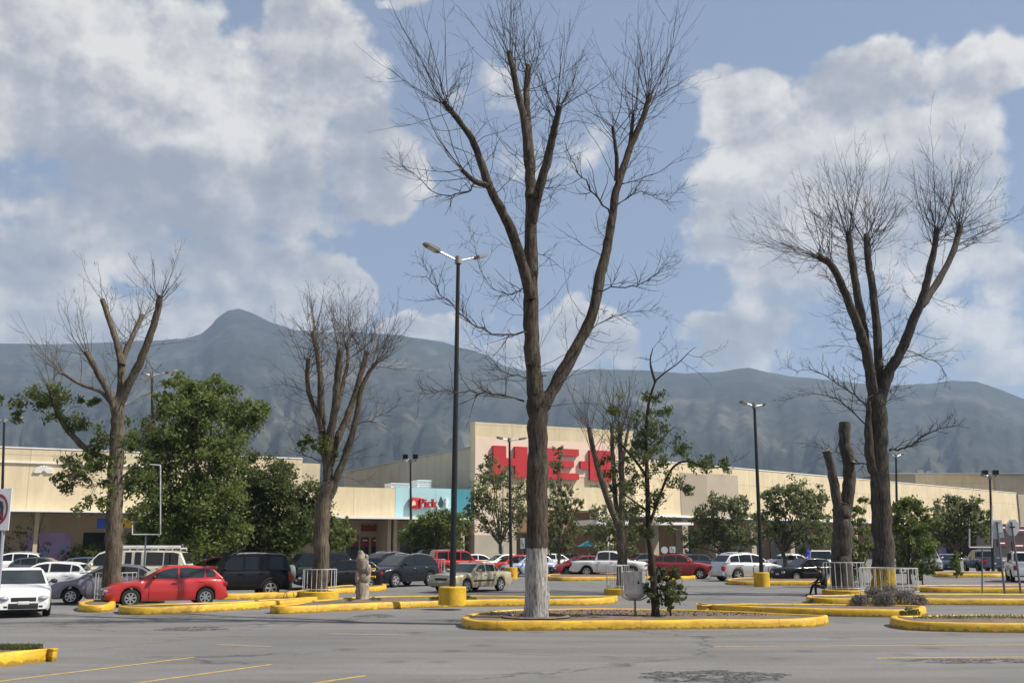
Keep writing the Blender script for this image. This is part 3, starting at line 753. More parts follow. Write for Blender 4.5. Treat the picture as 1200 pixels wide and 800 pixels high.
def lettering(txt, pl, px, py0, py1, mt, parent, name, off, ext=.08, width=None, bold=.0):
    c = bpy.data.curves.new(name, 'FONT'); c.body = txt; c.extrude = ext; c.offset = bold
    z0, z1 = pl.z_of(px, py1, off), pl.z_of(px, py0, off)
    c.size = (z1 - z0) / .72
    o = bpy.data.objects.new(name, c); col.objects.link(o); o.data.materials.append(mt)
    dg = bpy.context.evaluated_depsgraph_get(); me = bpy.data.meshes.new_from_object(o.evaluated_get(dg)); bpy.data.objects.remove(o)
    xs = [v.co.x for v in me.vertices]; k = 1 if not width else width / (max(xs) - min(xs))
    for v in me.vertices: v.co.x = (v.co.x - min(xs)) * k
    me.materials.clear(); me.materials.append(mt)
    o = bpy.data.objects.new(name, me); col.objects.link(o); o.parent = parent
    X, Z = pl.d, Vector((0, 0, 1)); Nn = pl.n
    M_ = Matrix((X, Z, Nn)).transposed().to_4x4(); M_.translation = pl.pt(pl.s_of(px, off), z0, off); o.matrix_world = M_
    return o
REDT = mat('faded_red_letters', (.24, .03, .025), .6)
for tx, x0, x1, y0, y1 in (("Autofinca", 422, 446, 614.5, 621.5),):
    pass
m = MB()                                                             # illegible dark red lettering over the door
xx = 424.0
for k, wd in enumerate((3, 1.6, 2.2, 1.2, 2.4, 1.5, 2.6, 1.9, 2.0)):
    FP.box(m, S(xx, -3.9), S(xx + wd, -3.9), FP.z_of(430, 622, -3.9), FP.z_of(430, 614 + (k % 3) * .9, -3.9), -3.99, -3.85); xx += wd + .35
m.build('shop_lettering', REDT, low)
pick = empty('shop_sign'); tag(pick, 'red Pick lettering with square icon on the cyan panel', 'sign')
m = MB(); FP.box(m, S(479), S(491), FP.z_of(485, 596), FP.z_of(485, 582.5), .03, .55); bevel_obj(m.build('icon_square', RED, pick), .12)
q = [(482.6, 592.5), (487.6, 591.0), (486.5, 587.5), (484.5, 585.5), (482.8, 588)]
m = MB(); m.poly([FP.pt(S(x, .56), FP.z_of(x, y, .56), .562) for x, y in q]); m.build('icon_mark', mat('pale_icon', (.8, .55, .40), .5), pick)
lettering("Pick", FP, 491.2, 583.5, 594, RED, pick, 'lettering', .45, .25, S(512) - S(491.2), .012)
q = [(513, 590), (516.5, 580.5), (519.5, 588), (518.5, 594), (514.5, 594)]
m = MB(); m.poly([FP.pt(S(x, .4), FP.z_of(x, y, .4), .4) for x, y in q]); o_ = m.build('green_emblem', DGREEN, pick)
m = MB(); FP.box(m, S(521), S(523), FP.z_of(522, 594.5), FP.z_of(522, 584), .03, .4); FP.box(m, S(520), S(524.5), FP.z_of(522, 588.5), FP.z_of(522, 586.8), .03, .38); m.build('white_letter', WHITE, pick)
# roof plant behind the parapet
for (x0, x1, y0, y1, lab) in ((489, 505, 572.5, 563, 'white rooftop air cooler with lid above the cyan panel'), (458, 480, 572, 567.5, 'low white rooftop duct behind the cream parapet')):
    b_ = empty('roof_cooler', FP.pt((S(x0) + S(x1)) / 2, zp2, -3)); bl = b_.location.copy()
    m = MB(); FP.box(m, S(x0, -3), S(x1, -3), zp2 - .1, FP.z_of(490, y1, -3), -5, -3); o_ = m.build('cabinet', WHITE, b_); o_.location = -bl
    m = MB()
    for k in range(4): 
        z_ = zp2 + .15 + k * .2
        if z_ + .06 < FP.z_of(490, y1, -3): FP.box(m, S(x0 + 1, -3), S(x1 - 1, -3), z_, z_ + .06, -3, -2.96)
    if m.v: o_ = m.build('louvre', GREYM, b_); o_.location = -bl
    m = MB(); FP.box(m, S(x0 - .5, -3), S(x1 + .5, -3), FP.z_of(490, y1, -3), FP.z_of(490, y1, -3) + .08, -5.1, -2.9); o_ = m.build('lid', WHITE, b_); o_.location = -bl
    tag(b_, lab, 'air cooler')
# --- right wing, running away to the right
RP = Plane(at(760, 600, 121.0), (.72, .69))
T = RP.s_of
wr = empty('mall_wing'); tag(wr, 'long cream mall wing with taupe panels receding to the right', 'building')
zr = RP.z_of(867, 549); zb = RP.z_of(840, 605)
part('wall', CREAM, wr, [(T(745), T(1193), zb, zr, -20, 0)], RP)
part('taupe_panel', TAUPE, wr, [(T(798), T(829), zb + .02, RP.z_of(830, 556), 0, .06)], RP)
part('taupe_panel', mat('light_taupe_render', (.40, .34, .255), .9, noise=(.4, .08)), wr, [(T(829) + .02, T(866), zb + .02, RP.z_of(850, 556), 0, .05)], RP)
part('end_block', TAUPE, wr, [(T(1193) + .02, T(1290), zb, zr - .2, -18, .3)], RP)
part('soffit_trim', WHITE, wr, [(T(745), T(1290), zb - .25, zb, -6, .35)], RP)
part('coping', WHITE, wr, [(T(745), T(1193), zr, zr + .1, -20, .08)], RP)
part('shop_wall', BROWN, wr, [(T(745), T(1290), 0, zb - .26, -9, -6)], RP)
for px in (765, 800, 838, 880, 925, 1000, 1080, 1160): part('column', TAUPE, wr, [(T(px), T(px) + 1.1, 0, zb - .26, -1.2, -.1)], RP)
for (x0, x1) in ((790, 812), (845, 870), (900, 945), (1015, 1060), (1090, 1140)): part('shop_window', DKGLASS, wr, [(T(x0, -6), T(x1, -6), .3, 3.6, -6, -5.9)], RP)
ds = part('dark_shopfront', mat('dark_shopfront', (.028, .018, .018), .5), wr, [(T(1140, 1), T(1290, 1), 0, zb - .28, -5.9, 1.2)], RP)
for k, (x0, x1, y0, y1) in enumerate(((1161, 1178, 622, 613), (1180, 1200, 625, 616), (1165, 1176, 640, 632), (1182, 1197, 644, 634))):
    part('red_sign_strip', mat('dark_red_letters', (.07, .010, .012), .5), ds, [(T(x0, 1.2), T(x1, 1.2), RP.z_of(x0, y0, 1.2), RP.z_of(x0, y1, 1.2), 1.2, 1.35)], RP)
    part('pale_line', WHITE, ds, [(T(x0 + 2, 1.2), T(x1 - 3, 1.2), RP.z_of(x0, (y0 + y1) / 2 + .6, 1.2), RP.z_of(x0, (y0 + y1) / 2 - .6, 1.2), 1.35, 1.4)], RP)
part('mural', MURAL, wr, [(T(1098, -4), T(1138, -4), .1, 5.5, -4.4, -4.2)], RP)
part('blue_sign', mat('royal_blue', (.03, .04, .45), .5), wr, [(T(942), T(951), RP.z_of(945, 653), RP.z_of(945, 644), -.09, .1)], RP)
# the set-back upper hall, parallel to the picture
hall = empty('upper_hall'); tag(hall, 'taller cream and taupe hall rising behind the mall wing', 'building')
def hb(name, mt, x0, x1, y0, Y, d):
    p0, p1 = at(x0, y0, Y), at(x1, y0, Y); m = MB(); m.box((p0.x, Y, 0), (p1.x, Y + d, p0.z)); return m.build(name, mt, hall)
hb('wall', TAUPE, 1036, 1072, 555.5, 214, 40); hb('wall', CREAM, 1072.3, 1165, 555.5, 214.3, 40); hb('wall', OLIVE, 1165.3, 1420, 556, 213.8, 40)
p0, p1 = at(1036, 555.5, 213), at(1420, 555.5, 213)
m = MB(); m.box((p0.x, 213, p0.z + .05), (p1.x, 254, p0.z + .3)); m.build('roof_edge', GREYM, hall)
p0 = at(1078, 555, 216); m = MB(); m.box((p0.x - .5, 216, p0.z), (p0.x + .8, 217, p0.z + .9)); m.box((p0.x + 1.4, 216, p0.z), (p0.x + 2.4, 217, p0.z + .6)); m.build('roof_vent', GREYM, hall)
# flags, umbrella and little signs by the entrance
um = empty('umbrella', (at(689, 640, 96).x, 96, 0)); tag(um, 'teal parasol by the supermarket entrance', 'umbrella')
zu = at(689, 640, 96).z; m = MB()
n = 8
vs = [(0, 0, zu + .55)] + [(1.0 * math.cos(2 * math.pi * k / n), 1.0 * math.sin(2 * math.pi * k / n), zu) for k in range(n)]
m.add(vs, [(0, 1 + k, 1 + (k + 1) % n) for k in range(n)]); m.build('canopy', mat('teal_cloth', (.06, .26, .32), .8), um)
m = MB(); m.tube([(0, 0, 0), (0, 0, zu + .58)], .025); m.build('pole', GREYM, um)
# ================================================================== TREES
TWIG = mat('twig_bark', (.055, .044, .035), .95, spec=.1)
TWIG2 = mat('grey_twig_bark', (.105, .088, .07), .95, spec=.1)
BARK_D = ((.024, .020, .016), (.125, .102, .078))
CUT = mat('cut_wood', (.42, .31, .19), .9, noise=(6, .4))
class TwigSet:
    """thin shoots, collected as tapering three-sided tubes"""
    def __init__(s): s.V = []; s.Fc = []; s.n = 0; s.tips = []
    def tube(s, pts, r0, r1):
        k = len(pts)
        if k < 2: return
        t = (pts[1] - pts[0]).normalized(); a = t.orthogonal().normalized(); b = t.cross(a)
        o = s.n
        for i, p in enumerate(pts):
            r_ = r0 + (r1 - r0) * i / (k - 1)
            s.V.append(p + a * r_); s.V.append(p - a * (r_ * .5) + b * (r_ * .87)); s.V.append(p - a * (r_ * .5) - b * (r_ * .87))
        for i in range(k - 1):
            q = o + 3 * i
            for j in range(3): s.Fc.append((q + j, q + (j + 1) % 3, q + 3 + (j + 1) % 3, q + 3 + j))
        s.n += 3 * k
    def shoot(s, p, d, L, r0, lev, up=.25, wig=.16, kids=5, tip=.0035):
        k = max(3, int(4 + L * 2.2)); step = L / k
        p = p.copy(); d = d.normalized(); pts = [p.copy()]; dirs = [d.copy()]
        for i in range(k):
            d = d + Vector((rnd.gauss(0, wig), rnd.gauss(0, wig), rnd.gauss(0, wig) + up * (1.2 / k)))
            d.normalize(); p = p + d * step; pts.append(p.copy()); dirs.append(d.copy())
        s.tube(pts, r0, tip)
        s.tips.append(pts[-1])
        if lev > 0:
            n = max(1, int(rnd.gauss(kids, 1.2)))
            for _ in range(n):
                f = rnd.uniform(.18, .97); i = min(k - 1, int(f * k))
                ax = Vector((rnd.gauss(0, 1), rnd.gauss(0, 1), rnd.gauss(0, 1))); ax -= dirs[i] * ax.dot(dirs[i]); ax.normalize()
                ang = rnd.uniform(.35, .95)
                dd = dirs[i] * math.cos(ang) + ax * math.sin(ang)
                s.shoot(pts[i], dd, L * rnd.uniform(.22, .5) * (1.15 - f * .5), max(tip, r0 * (1 - f) * .75 + tip * .4), lev - 1, up * .8, wig, max(2, kids - 2), tip)
    def build(s, name, mt, parent):
        me = bpy.data.meshes.new(name); me.from_pydata(s.V, [], s.Fc); me.materials.append(mt); me.update()
        o = bpy.data.objects.new(name, me); col.objects.link(o); o.parent = parent; return o

def spline(pts, rad, sub=5):
    """Catmull-Rom through pts with a little waviness"""
    P = [pts[0] * 2 - pts[1]] + list(pts) + [pts[-1] * 2 - pts[-2]]; out = []; rr = []
    for i in range(1, len(P) - 2):
        for k in range(sub):
            t = k / sub; a, b, c, d = P[i - 1], P[i], P[i + 1], P[i + 2]
            out.append(.5 * ((2 * b) + (c - a) * t + (2 * a - 5 * b + 4 * c - d) * t * t + (3 * b - a - 3 * c + d) * t ** 3)); rr.append(rad[i - 1] + (rad[i] - rad[i - 1]) * t)
    out.append(pts[-1]); rr.append(rad[-1]); return out, rr

def limb_mesh(mb, pts, rad, n=10, rough=.10):
    sp, rr = spline(pts, rad)
    for i in range(1, len(sp) - 1):
        sp[i] = sp[i] + Vector((rnd.gauss(0, 1), rnd.gauss(0, 1), 0)) * rr[i] * .07
        rr[i] *= 1 + rnd.gauss(0, .045)
    mb.tube(sp, rr, n, True, 0, rough); return sp, rr

def bare_tree(name, label, base, limbs, barkmat, twigmat, ends=16, endL=(1.6, 3.2), side=1.6, sideL=(.8, 2.2), r0=.016, lev=2, kids=5, group=None, cat='tree', tip=.0035, thin=(), endup=.6, wig=.08):
    """limbs: [(list of (px,py), r_start, r_end, depth shift at the end, cut?)]; the first one is the trunk from the ground"""
    Y = base.y
    o = empty(name, base); tag(o, label, cat, group)
    mb = MB(); tw = TwigSet(); cut = MB()
    for li, (pp, ra, rb, dy, is_cut) in enumerate(limbs):
        k = len(pp); pts = []; rad = []
        for i, q in enumerate(pp):
            f = i / (k - 1)
            d0 = q[2] if len(q) > 2 else None
            pts.append(at(q[0], q[1], Y + (d0 if d0 is not None else dy * f)) - base)
            rad.append(ra + (rb - ra) * f)
        if li == 0:
            pts[0] = Vector((pts[0].x, 0, -.05)); rad[0] *= 1.18
        sp, rr = limb_mesh(mb, pts, rad, 14 if li == 0 else 9)
        L = sum((sp[i + 1] - sp[i]).length for i in range(len(sp) - 1))
        dirs = [(sp[min(i + 1, len(sp) - 1)] - sp[max(i - 1, 0)]).normalized() for i in range(len(sp))]
        if is_cut:
            e = sp[-1]; d = dirs[-1]
            cut.tube([e - d * .01, e + d * .012], [rr[-1] * .97, rr[-1] * .9], 9)
            for _ in range(ends if is_cut is True else int(ends * is_cut)):
                i = len(sp) - 1 - int(abs(rnd.gauss(0, 2.6)))
                i = max(0, i)
                ax = Vector((rnd.gauss(0, 1), rnd.gauss(0, 1), rnd.gauss(0, .4))); ax -= dirs[i] * ax.dot(dirs[i]); ax.normalize()
                ang = rnd.uniform(.08, 1.15)
                tw.shoot(sp[i] + ax * rr[i] * .7, dirs[i] * math.cos(ang) + ax * math.sin(ang), rnd.uniform(*endL) * (1.05 - .35 * ang / 1.25), r0 * rnd.uniform(.7, 1.25), lev, endup, wig, kids, tip)
        if li > 0 or side < 0:
            for _ in range(int(abs(side) * L)):
                i = rnd.randrange(1, len(sp)); 
                ax = Vector((rnd.gauss(0, 1), rnd.gauss(0, 1), rnd.gauss(0, .3))); ax -= dirs[i] * ax.dot(dirs[i]); ax.normalize()
                ang = rnd.uniform(.8, 1.5)
                tw.shoot(sp[i] + ax * rr[i] * .7, dirs[i] * math.cos(ang) + ax * math.sin(ang), rnd.uniform(*sideL), r0 * rnd.uniform(.5, 1.0), lev, .35, .17, kids, tip)
    for (pp, ra, dy) in thin:
        k = len(pp); pts = [at(q[0], q[1], Y + dy * i / (k - 1)) - base for i, q in enumerate(pp)]
        sp, rr = spline(pts, [ra * (1 - .8 * i / (k - 1)) for i in range(k)], 5)
        for i in range(1, len(sp)): sp[i] = sp[i] + Vector((rnd.gauss(0, .03), rnd.gauss(0, .05), rnd.gauss(0, .03)))
        tw.tube(sp, rr[0], rr[-1])
        for i in range(2, len(sp)):
            for _ in range(2):
                if rnd.random() < .8:
                    d = (sp[i] - sp[i - 1]).normalized(); ax = Vector((rnd.gauss(0, 1), rnd.gauss(0, 1), rnd.gauss(.2, .8))); ax -= d * ax.dot(d); ax.normalize()
                    ang = rnd.uniform(.4, 1.1)
                    tw.shoot(sp[i], d * math.cos(ang) + ax * math.sin(ang), rnd.uniform(.4, 1.3) * (1.1 if i < len(sp) * .7 else .8), rr[i] * .6, 1, .3, .18, 4, tip)
    mb.build('trunk', barkmat, o, True, 60)
    if cut.v: cut.build('cut_face', CUT, o)
    if tw.V: tw.build('crown', twigmat, o)
    return o, tw

# ---- the tall whitewashed tree
b3 = G(628, 727.5); b3 = Vector((b3.x, b3.y, KH - .03)); b3.y = 29.6; b3.x = at(628, 718, 29.6).x
t3_limbs = [([(628, 718), (629, 650), (629.5, 560), (630, 490), (629, 462)], 0.314, 0.286, 0, False),
    ([(629, 480), (624, 420), (622, 354), (622, 297), (622, 250), (621, 210), (616, 150), (606, 105), (597, 61)], 0.267, 0.084, .8, True),
    ([(622, 230), (622, 190), (619, 150), (617, 112), (619, 77)], 0.146, 0.084, 1.6, True),
    ([(622, 262), (632, 222), (644, 176), (650, 150), (656, 124)], 0.163, 0.088, -1.2, True),
    ([(622, 350), (612, 310), (599, 270), (584, 240), (569, 208), (556, 169), (536, 139), (519, 119)], 0.181, 0.071, -1.8, True),
    ([(572, 218, -1.1), (556, 212, -1.4), (540, 198, -1.9)], 0.095, 0.063, -1.9, .5),
    ([(633, 482), (645, 460), (670, 417), (692, 372), (707, 309), (715, 270), (722, 225), (737, 178), (752, 142), (762, 111)], 0.215, 0.080, 1.6, True),
    ([(722, 212, .9), (723, 190, .7), (721, 170, .5), (718, 148, .4)], 0.073, 0.050, .4, .5),
    ([(738, 178, 1.2), (740, 155, 1.5), (742, 134, 1.8)], 0.073, 0.050, 1.8, .6)]
WB = bark_mat('whitewashed_bark', BARK_D[0], BARK_D[1], (.44, .43, .41), at(628, 641, b3.y).z)
bare_tree('bare_tree', 'tallest bare pollarded tree with whitewashed trunk foot on the near island', b3, t3_limbs, WB, TWIG, ends=15, endL=(1.8, 4.4), side=3.4, sideL=(.8, 3.2), r0=.0145, lev=2, kids=4, tip=.003, endup=.55,
    thin=[([(614, 470), (584, 462), (546, 459), (516, 457), (490, 462)], .035, -1.5), ([(618, 389), (584, 393), (554, 380), (527, 354), (503, 327), (494, 303)], .035, -1.0),
          ([(715, 250), (696, 225), (674, 195), (662, 165)], .04, -1.5), ([(560, 212), (545, 225), (515, 228), (480, 200), (470, 190)], .03, -2.6),
          ([(640, 440), (600, 440), (570, 420), (540, 380)], .022, 2.0), ([(700, 340), (740, 335), (770, 320), (785, 300)], .025, -1.5), ([(672, 420), (700, 380), (745, 365), (782, 370)], .025, 2.0),
          ([(618, 330), (600, 345), (570, 330), (555, 290), (548, 262)], .025, 2.0), ([(720, 240), (750, 225), (780, 235), (800, 215)], .022, 1.5)], group='bare pollarded trees of the car park')
# ---- big right tree
b6 = G(1034, 698); b6.z = KH - .03; b6.x = at(1034, 690, b6.y).x
RB = bark_mat('yellow_footed_bark', (.024, .020, .017), (.115, .098, .08), (.46, .29, .015), at(1034, 665, b6.y).z)
t6_limbs = [([(1036, 692), (1035, 650), (1033, 600), (1031, 545), (1030, 500), (1027, 462)], .47, .37, 0, False),
    ([(1027, 490), (1018, 425), (1008, 389), (992, 347), (975, 312), (957, 299)], .26, .15, -1.5, True),
    ([(1022, 450), (1014, 400), (1005, 345), (998, 300), (994, 272)], .23, .14, .5, True),
    ([(1030, 470), (1029, 410), (1024, 350), (1018, 310), (1015, 275)], .22, .14, 2.0, True),
    ([(1030, 480), (1040, 440), (1056, 412), (1072, 372), (1084, 340), (1092, 304), (1099, 268)], .28, .13, -.8, True),
    ([(1080, 358, -.4), (1099, 330, .6), (1115, 300, 1.2), (1126, 266, 1.8)], .17, .13, 1.8, True),
    ([(1030, 560), (1020, 540), (1018, 500), (1018, 470)], .30, .1, -.5, False)]
bare_tree('bare_tree', 'broad bare pollarded tree with yellow painted foot inside white bars', b6, t6_limbs, RB, TWIG, ends=27, endL=(2.6, 5.4), side=3.0, sideL=(1, 3.2), r0=.019, lev=2, kids=5, tip=.004, endup=.28,
    thin=[([(1018, 478), (990, 455), (958, 436), (915, 432)], .05, -1.5), ([(1018, 500), (985, 470), (950, 462), (920, 470)], .04, 1.5), ([(1042, 528), (1060, 525), (1095, 504), (1130, 497)], .06, -1.0),
          ([(1020, 545), (1000, 539), (975, 530), (948, 521)], .035, 1.0), ([(1060, 410), (1100, 425), (1110, 450)], .03, -1.0)], group='bare pollarded trees of the car park')
# ---- forked stump next to it
b7 = G(986, 696); b7.z = .2; b7.x = at(988, 690, b7.y).x
SB = bark_mat('stump_bark', (.028, .024, .020), (.135, .12, .10))
bare_tree('tree_stump', 'tall forked lopped trunk standing inside white bars beside the big tree', b7,
    [([(987, 693), (986, 655), (988, 627), (986, 605), (987, 588)], .47, .38, 0, False), ([(984, 612), (980, 580), (975, 552), (968, 528)], .26, .17, -.4, .12), ([(989, 612), (994, 575), (995, 545), (990, 520), (990, 495)], .31, .27, .3, .12), ([(994, 560, .0), (998, 548, -.3), (1000, 540, -.5)], .13, .10, -.5, .1)],
    SB, TWIG, ends=10, endL=(.4, 1.2), side=.5, sideL=(.3, 1.2), lev=1, cat='tree trunk')
# ---- broken snag
b8 = G(425, 708); b8.z = KH - .03; b8.y = at(425, 701, b8.y).y
o8 = empty('tree_stump', b8); tag(o8, 'short grey broken stump on the long yellow island', 'tree stump')
m = MB(); limb_mesh(m, [at(425, 703, b8.y) - b8, at(425, 685, b8.y) - b8, at(427, 668, b8.y) - b8, at(424, 655, b8.y) - b8, at(422, 645, b8.y) - b8], [.27, .23, .25, .2, .07], 12, .3)
m.ell(at(431, 667, b8.y - .12) - b8, (.13, .13, .2)); m.ell(at(419, 676, b8.y - .12) - b8, (.10, .12, .25))
m.build('trunk', bark_mat('weathered_wood', (.16, .13, .10), (.46, .40, .32)), o8, True, 60)
m = MB(); limb_mesh(m, [at(428, 660, b8.y - .05) - b8, at(430, 652, b8.y - .05) - b8, at(429, 649, b8.y - .05) - b8], [.1, .06, .015], 7, .3); m.build('splinter', bark_mat('weathered_wood_light', (.2, .16, .12), (.5, .44, .35)), o8, True)
# ---- left half-leafy tree
b1 = G(132, 709); b1.z = KH - .03; b1.x = at(132, 704, b1.y).x
LB = bark_mat('brown_bark', (.045, .036, .027), (.175, .142, .105))
t1_limbs = [([(131, 706), (133, 650), (134, 600), (136, 545), (138, 500), (138, 465)], .33, .24, 0, False),
    ([(139, 480), (147, 457), (159, 435), (172, 405), (184, 368), (188, 346)], .18, .12, -.5, .8), ([(138, 480), (142, 452), (142, 425), (135, 395), (127, 371), (120, 351)], .17, .10, .8, .25),
    ([(143, 428, .2), (147, 412, .7), (155, 395, .9), (167, 369, 1.6)], .12, .09, 1.5, .9), ([(136, 495), (132, 472), (121, 449), (110, 428), (100, 411)], .14, .10, -.8, .7),
    ([(134, 478), (118, 459), (94, 450), (73, 437)], .08, .05, -1.2, .5), ([(134, 538), (118, 535), (98, 523), (79, 503), (67, 482), (56, 449)], .14, .09, .4, .7)]
t1, tw1 = bare_tree('pollarded_tree', 'pollarded tree with leafy low branches behind the red hatchback', b1, t1_limbs, LB, TWIG2, ends=15, endL=(1.3, 2.9), side=2.0, sideL=(.5, 2.0), r0=.016, lev=2, kids=4, tip=.004,
    thin=[([(134, 560), (110, 570), (85, 560), (70, 545)], .03, -1.2), ([(140, 520), (170, 500), (190, 480)], .03, 1.2), ([(165, 410), (180, 440), (178, 455)], .03, -1)])
# ---- second bare tree
b2 = G(375, 700); b2.z = .2; b2.x = at(376, 692, b2.y).x
t2_limbs = [([(375, 693), (376, 650), (377, 611), (382, 580), (386, 562)], .34, .30, 0, False),
    ([(386, 575), (383, 540), (377, 500), (376, 460), (374, 425), (367, 389)], .21, .11, .5, True), ([(377, 505), (371, 485), (362, 460), (360, 440), (361, 419)], .12, .09, -1.0, .7),
    ([(384, 560), (386, 516), (391, 488), (395, 447), (399, 410)], .20, .14, -.8, True), ([(386, 545), (393, 520), (406, 491), (415, 466), (424, 435), (430, 412)], .19, .11, 1.0, True),
    ([(386, 582), (396, 557), (410, 518), (418, 488), (422, 460), (432, 437), (443, 422)], .19, .07, -.4, .8), ([(395, 480, .2), (402, 450, .8), (408, 420, 1.4), (405, 402, 1.6)], .10, .07, 1.5, .8)]
t2, tw2 = bare_tree('bare_tree', 'slender bare tree of many stems behind the broken stump', b2, t2_limbs, LB, TWIG2, ends=20, endL=(1.8, 3.6), side=2.6, sideL=(.9, 2.8), r0=.016, lev=2, kids=5, tip=.004, endup=.3, group='bare pollarded trees of the car park',
    thin=[([(376, 470), (350, 455), (325, 450)], .03, 1), ([(412, 500), (440, 490), (470, 472)], .03, -1), ([(378, 540), (350, 530), (335, 500)], .03, 1.2)])
# ---- three-stemmed tree in the middle
b4 = G(727, 695); b4.z = .2; b4.x = at(727, 690, b4.y).x
t4_limbs = [([(728, 691), (729, 660), (728, 630), (727, 610)], .24, .22, 0, False), ([(727, 622), (714, 590), (699, 542), (690, 500)], .17, .11, -.6, True),
    ([(727, 625), (722, 590), (719, 548), (717, 497)], .13, .09, .8, True), ([(728, 615), (729, 575), (727, 530), (726, 494)], .16, .10, .0, True), ([(728, 560), (733, 520), (740, 488)], .08, .06, 1.0, .7)]
t4, tw4 = bare_tree('pollarded_tree', 'three stemmed pollarded tree just left of the trash drum', b4, t4_limbs, LB, TWIG2, ends=16, endL=(1.6, 3.6), side=1.6, sideL=(.5, 1.6), r0=.016, lev=2, kids=4, tip=.005)
# ---- dark thin trunk on the island
b5 = Vector((at(767, 713, 30.2).x, 30.2, KH - .03))
t5_limbs = [([(768, 713), (767, 690), (763, 650), (760, 617), (759, 580), (758, 548), (757, 509), (760, 473), (768, 446)], .115, .028, 0, False), ([(768, 448), (762, 425), (765, 408)], .045, .015, .3, False),
    ([(768, 446), (780, 436), (795, 425), (808, 412), (816, 406)], .026, .006, -.4, False), ([(762, 612), (770, 590), (786, 551), (805, 540), (830, 548), (855, 545)], .05, .013, -1.0, False), ([(759, 560), (745, 540), (728, 520), (720, 505)], .05, .015, .8, False), ([(758, 540), (775, 515), (790, 500)], .045, .014, .6, False),
    ([(760, 600), (740, 585), (725, 575)], .04, .012, -.8, False)]
DB = bark_mat('dark_bark', (.022, .018, .014), (.085, .07, .055))
t5, tw5 = bare_tree('slim_tree', 'slim dark tree with sparse leaves growing beside the trash drum', b5, t5_limbs, DB, TWIG, side=3.2, sideL=(.4, 1.6), r0=.011, lev=2, kids=4, tip=.0035)

# leaves on the half-bare trees
LG = leaf_mat('mid_green_leaf', (.060, .088, .022), (.17, .205, .065))
def tuft_leaves(o, base, Y, blobs, n, size, mt, name='foliage', slim=.38):
    C = []
    for (px, py, r_, dy, w) in blobs:
        c = at(px, py, Y + dy) - base; rr = r_ * Y / F
        clumps = [c + Vector((rnd.gauss(0, .5), rnd.gauss(0, .5), rnd.gauss(0, .38))) * rr for _ in range(max(3, int(9 * w)))]
        for _ in range(int(n * w)):
            q = rnd.choice(clumps); C.append(q + Vector((rnd.gauss(0, .17), rnd.gauss(0, .17), rnd.gauss(0, .15))) * rr * 1.1)
    return leaves_obj(name, C, size, mt, o, slim)
tuft_leaves(t1, b1, b1.y, [(45, 470, 26, .3, 1.2), (15, 474, 16, .2, .6), (70, 462, 22, .3, .9), (95, 495, 20, .2, .8), (112, 520, 22, 0, .9), (90, 545, 22, -.2, 1.2), (75, 562, 18, -.3, .8), (118, 555, 20, -.3, .9),
                           (150, 520, 20, .3, .7), (160, 545, 22, .4, .8), (110, 590, 20, -.4, .7), (155, 590, 22, .3, .7), (62, 485, 16, 0, .5), (172, 500, 24, .8, .8), (105, 470, 12, .2, .4)], 420, .20, LG)
tuft_leaves(t2, b2, b2.y, [(374, 522, 12, -.3, 1.4), (352, 521, 9, -.3, .6), (363, 518, 8, -.3, .5), (392, 530, 7, -.2, .3)], 260, .20, LG)
tuft_leaves(t4, b4, b4.y, [(718, 483, 15, 0, 1.2), (730, 520, 12, .2, .6), (735, 570, 14, .3, .8), (731, 545, 12, .2, .5), (722, 575, 12, 0, .5), (712, 560, 9, .2, .3), (738, 600, 12, .2, .5)], 260, .20, LG)
tuft_leaves(t5, b5, b5.y, [(756, 500, 24, 0, 1.0), (775, 520, 22, .2, .9), (745, 515, 18, .3, .6), (800, 530, 18, -.5, .8), (825, 545, 18, -.8, .8), (850, 546, 14, -1, .5), (790, 555, 18, -.5, .7), (740, 560, 20, 0, .8), (765, 580, 20, 0, .8),
                           (748, 605, 22, -.2, .9), (775, 480, 14, .3, .5), (800, 575, 12, -.4, .3), (735, 585, 16, -.5, .6), (772, 545, 16, 0, .5), (782, 605, 14, .2, .4), (760, 470, 16, .2, .6), (770, 500, 20, -.3, .8), (752, 535, 18, -.2, .8), (758, 625, 16, -.2, .6), (715, 540, 12, .6, .4)], 380, .14, leaf_mat('olive_leaf', (.05, .075, .02), (.14, .165, .06)), slim=.33)

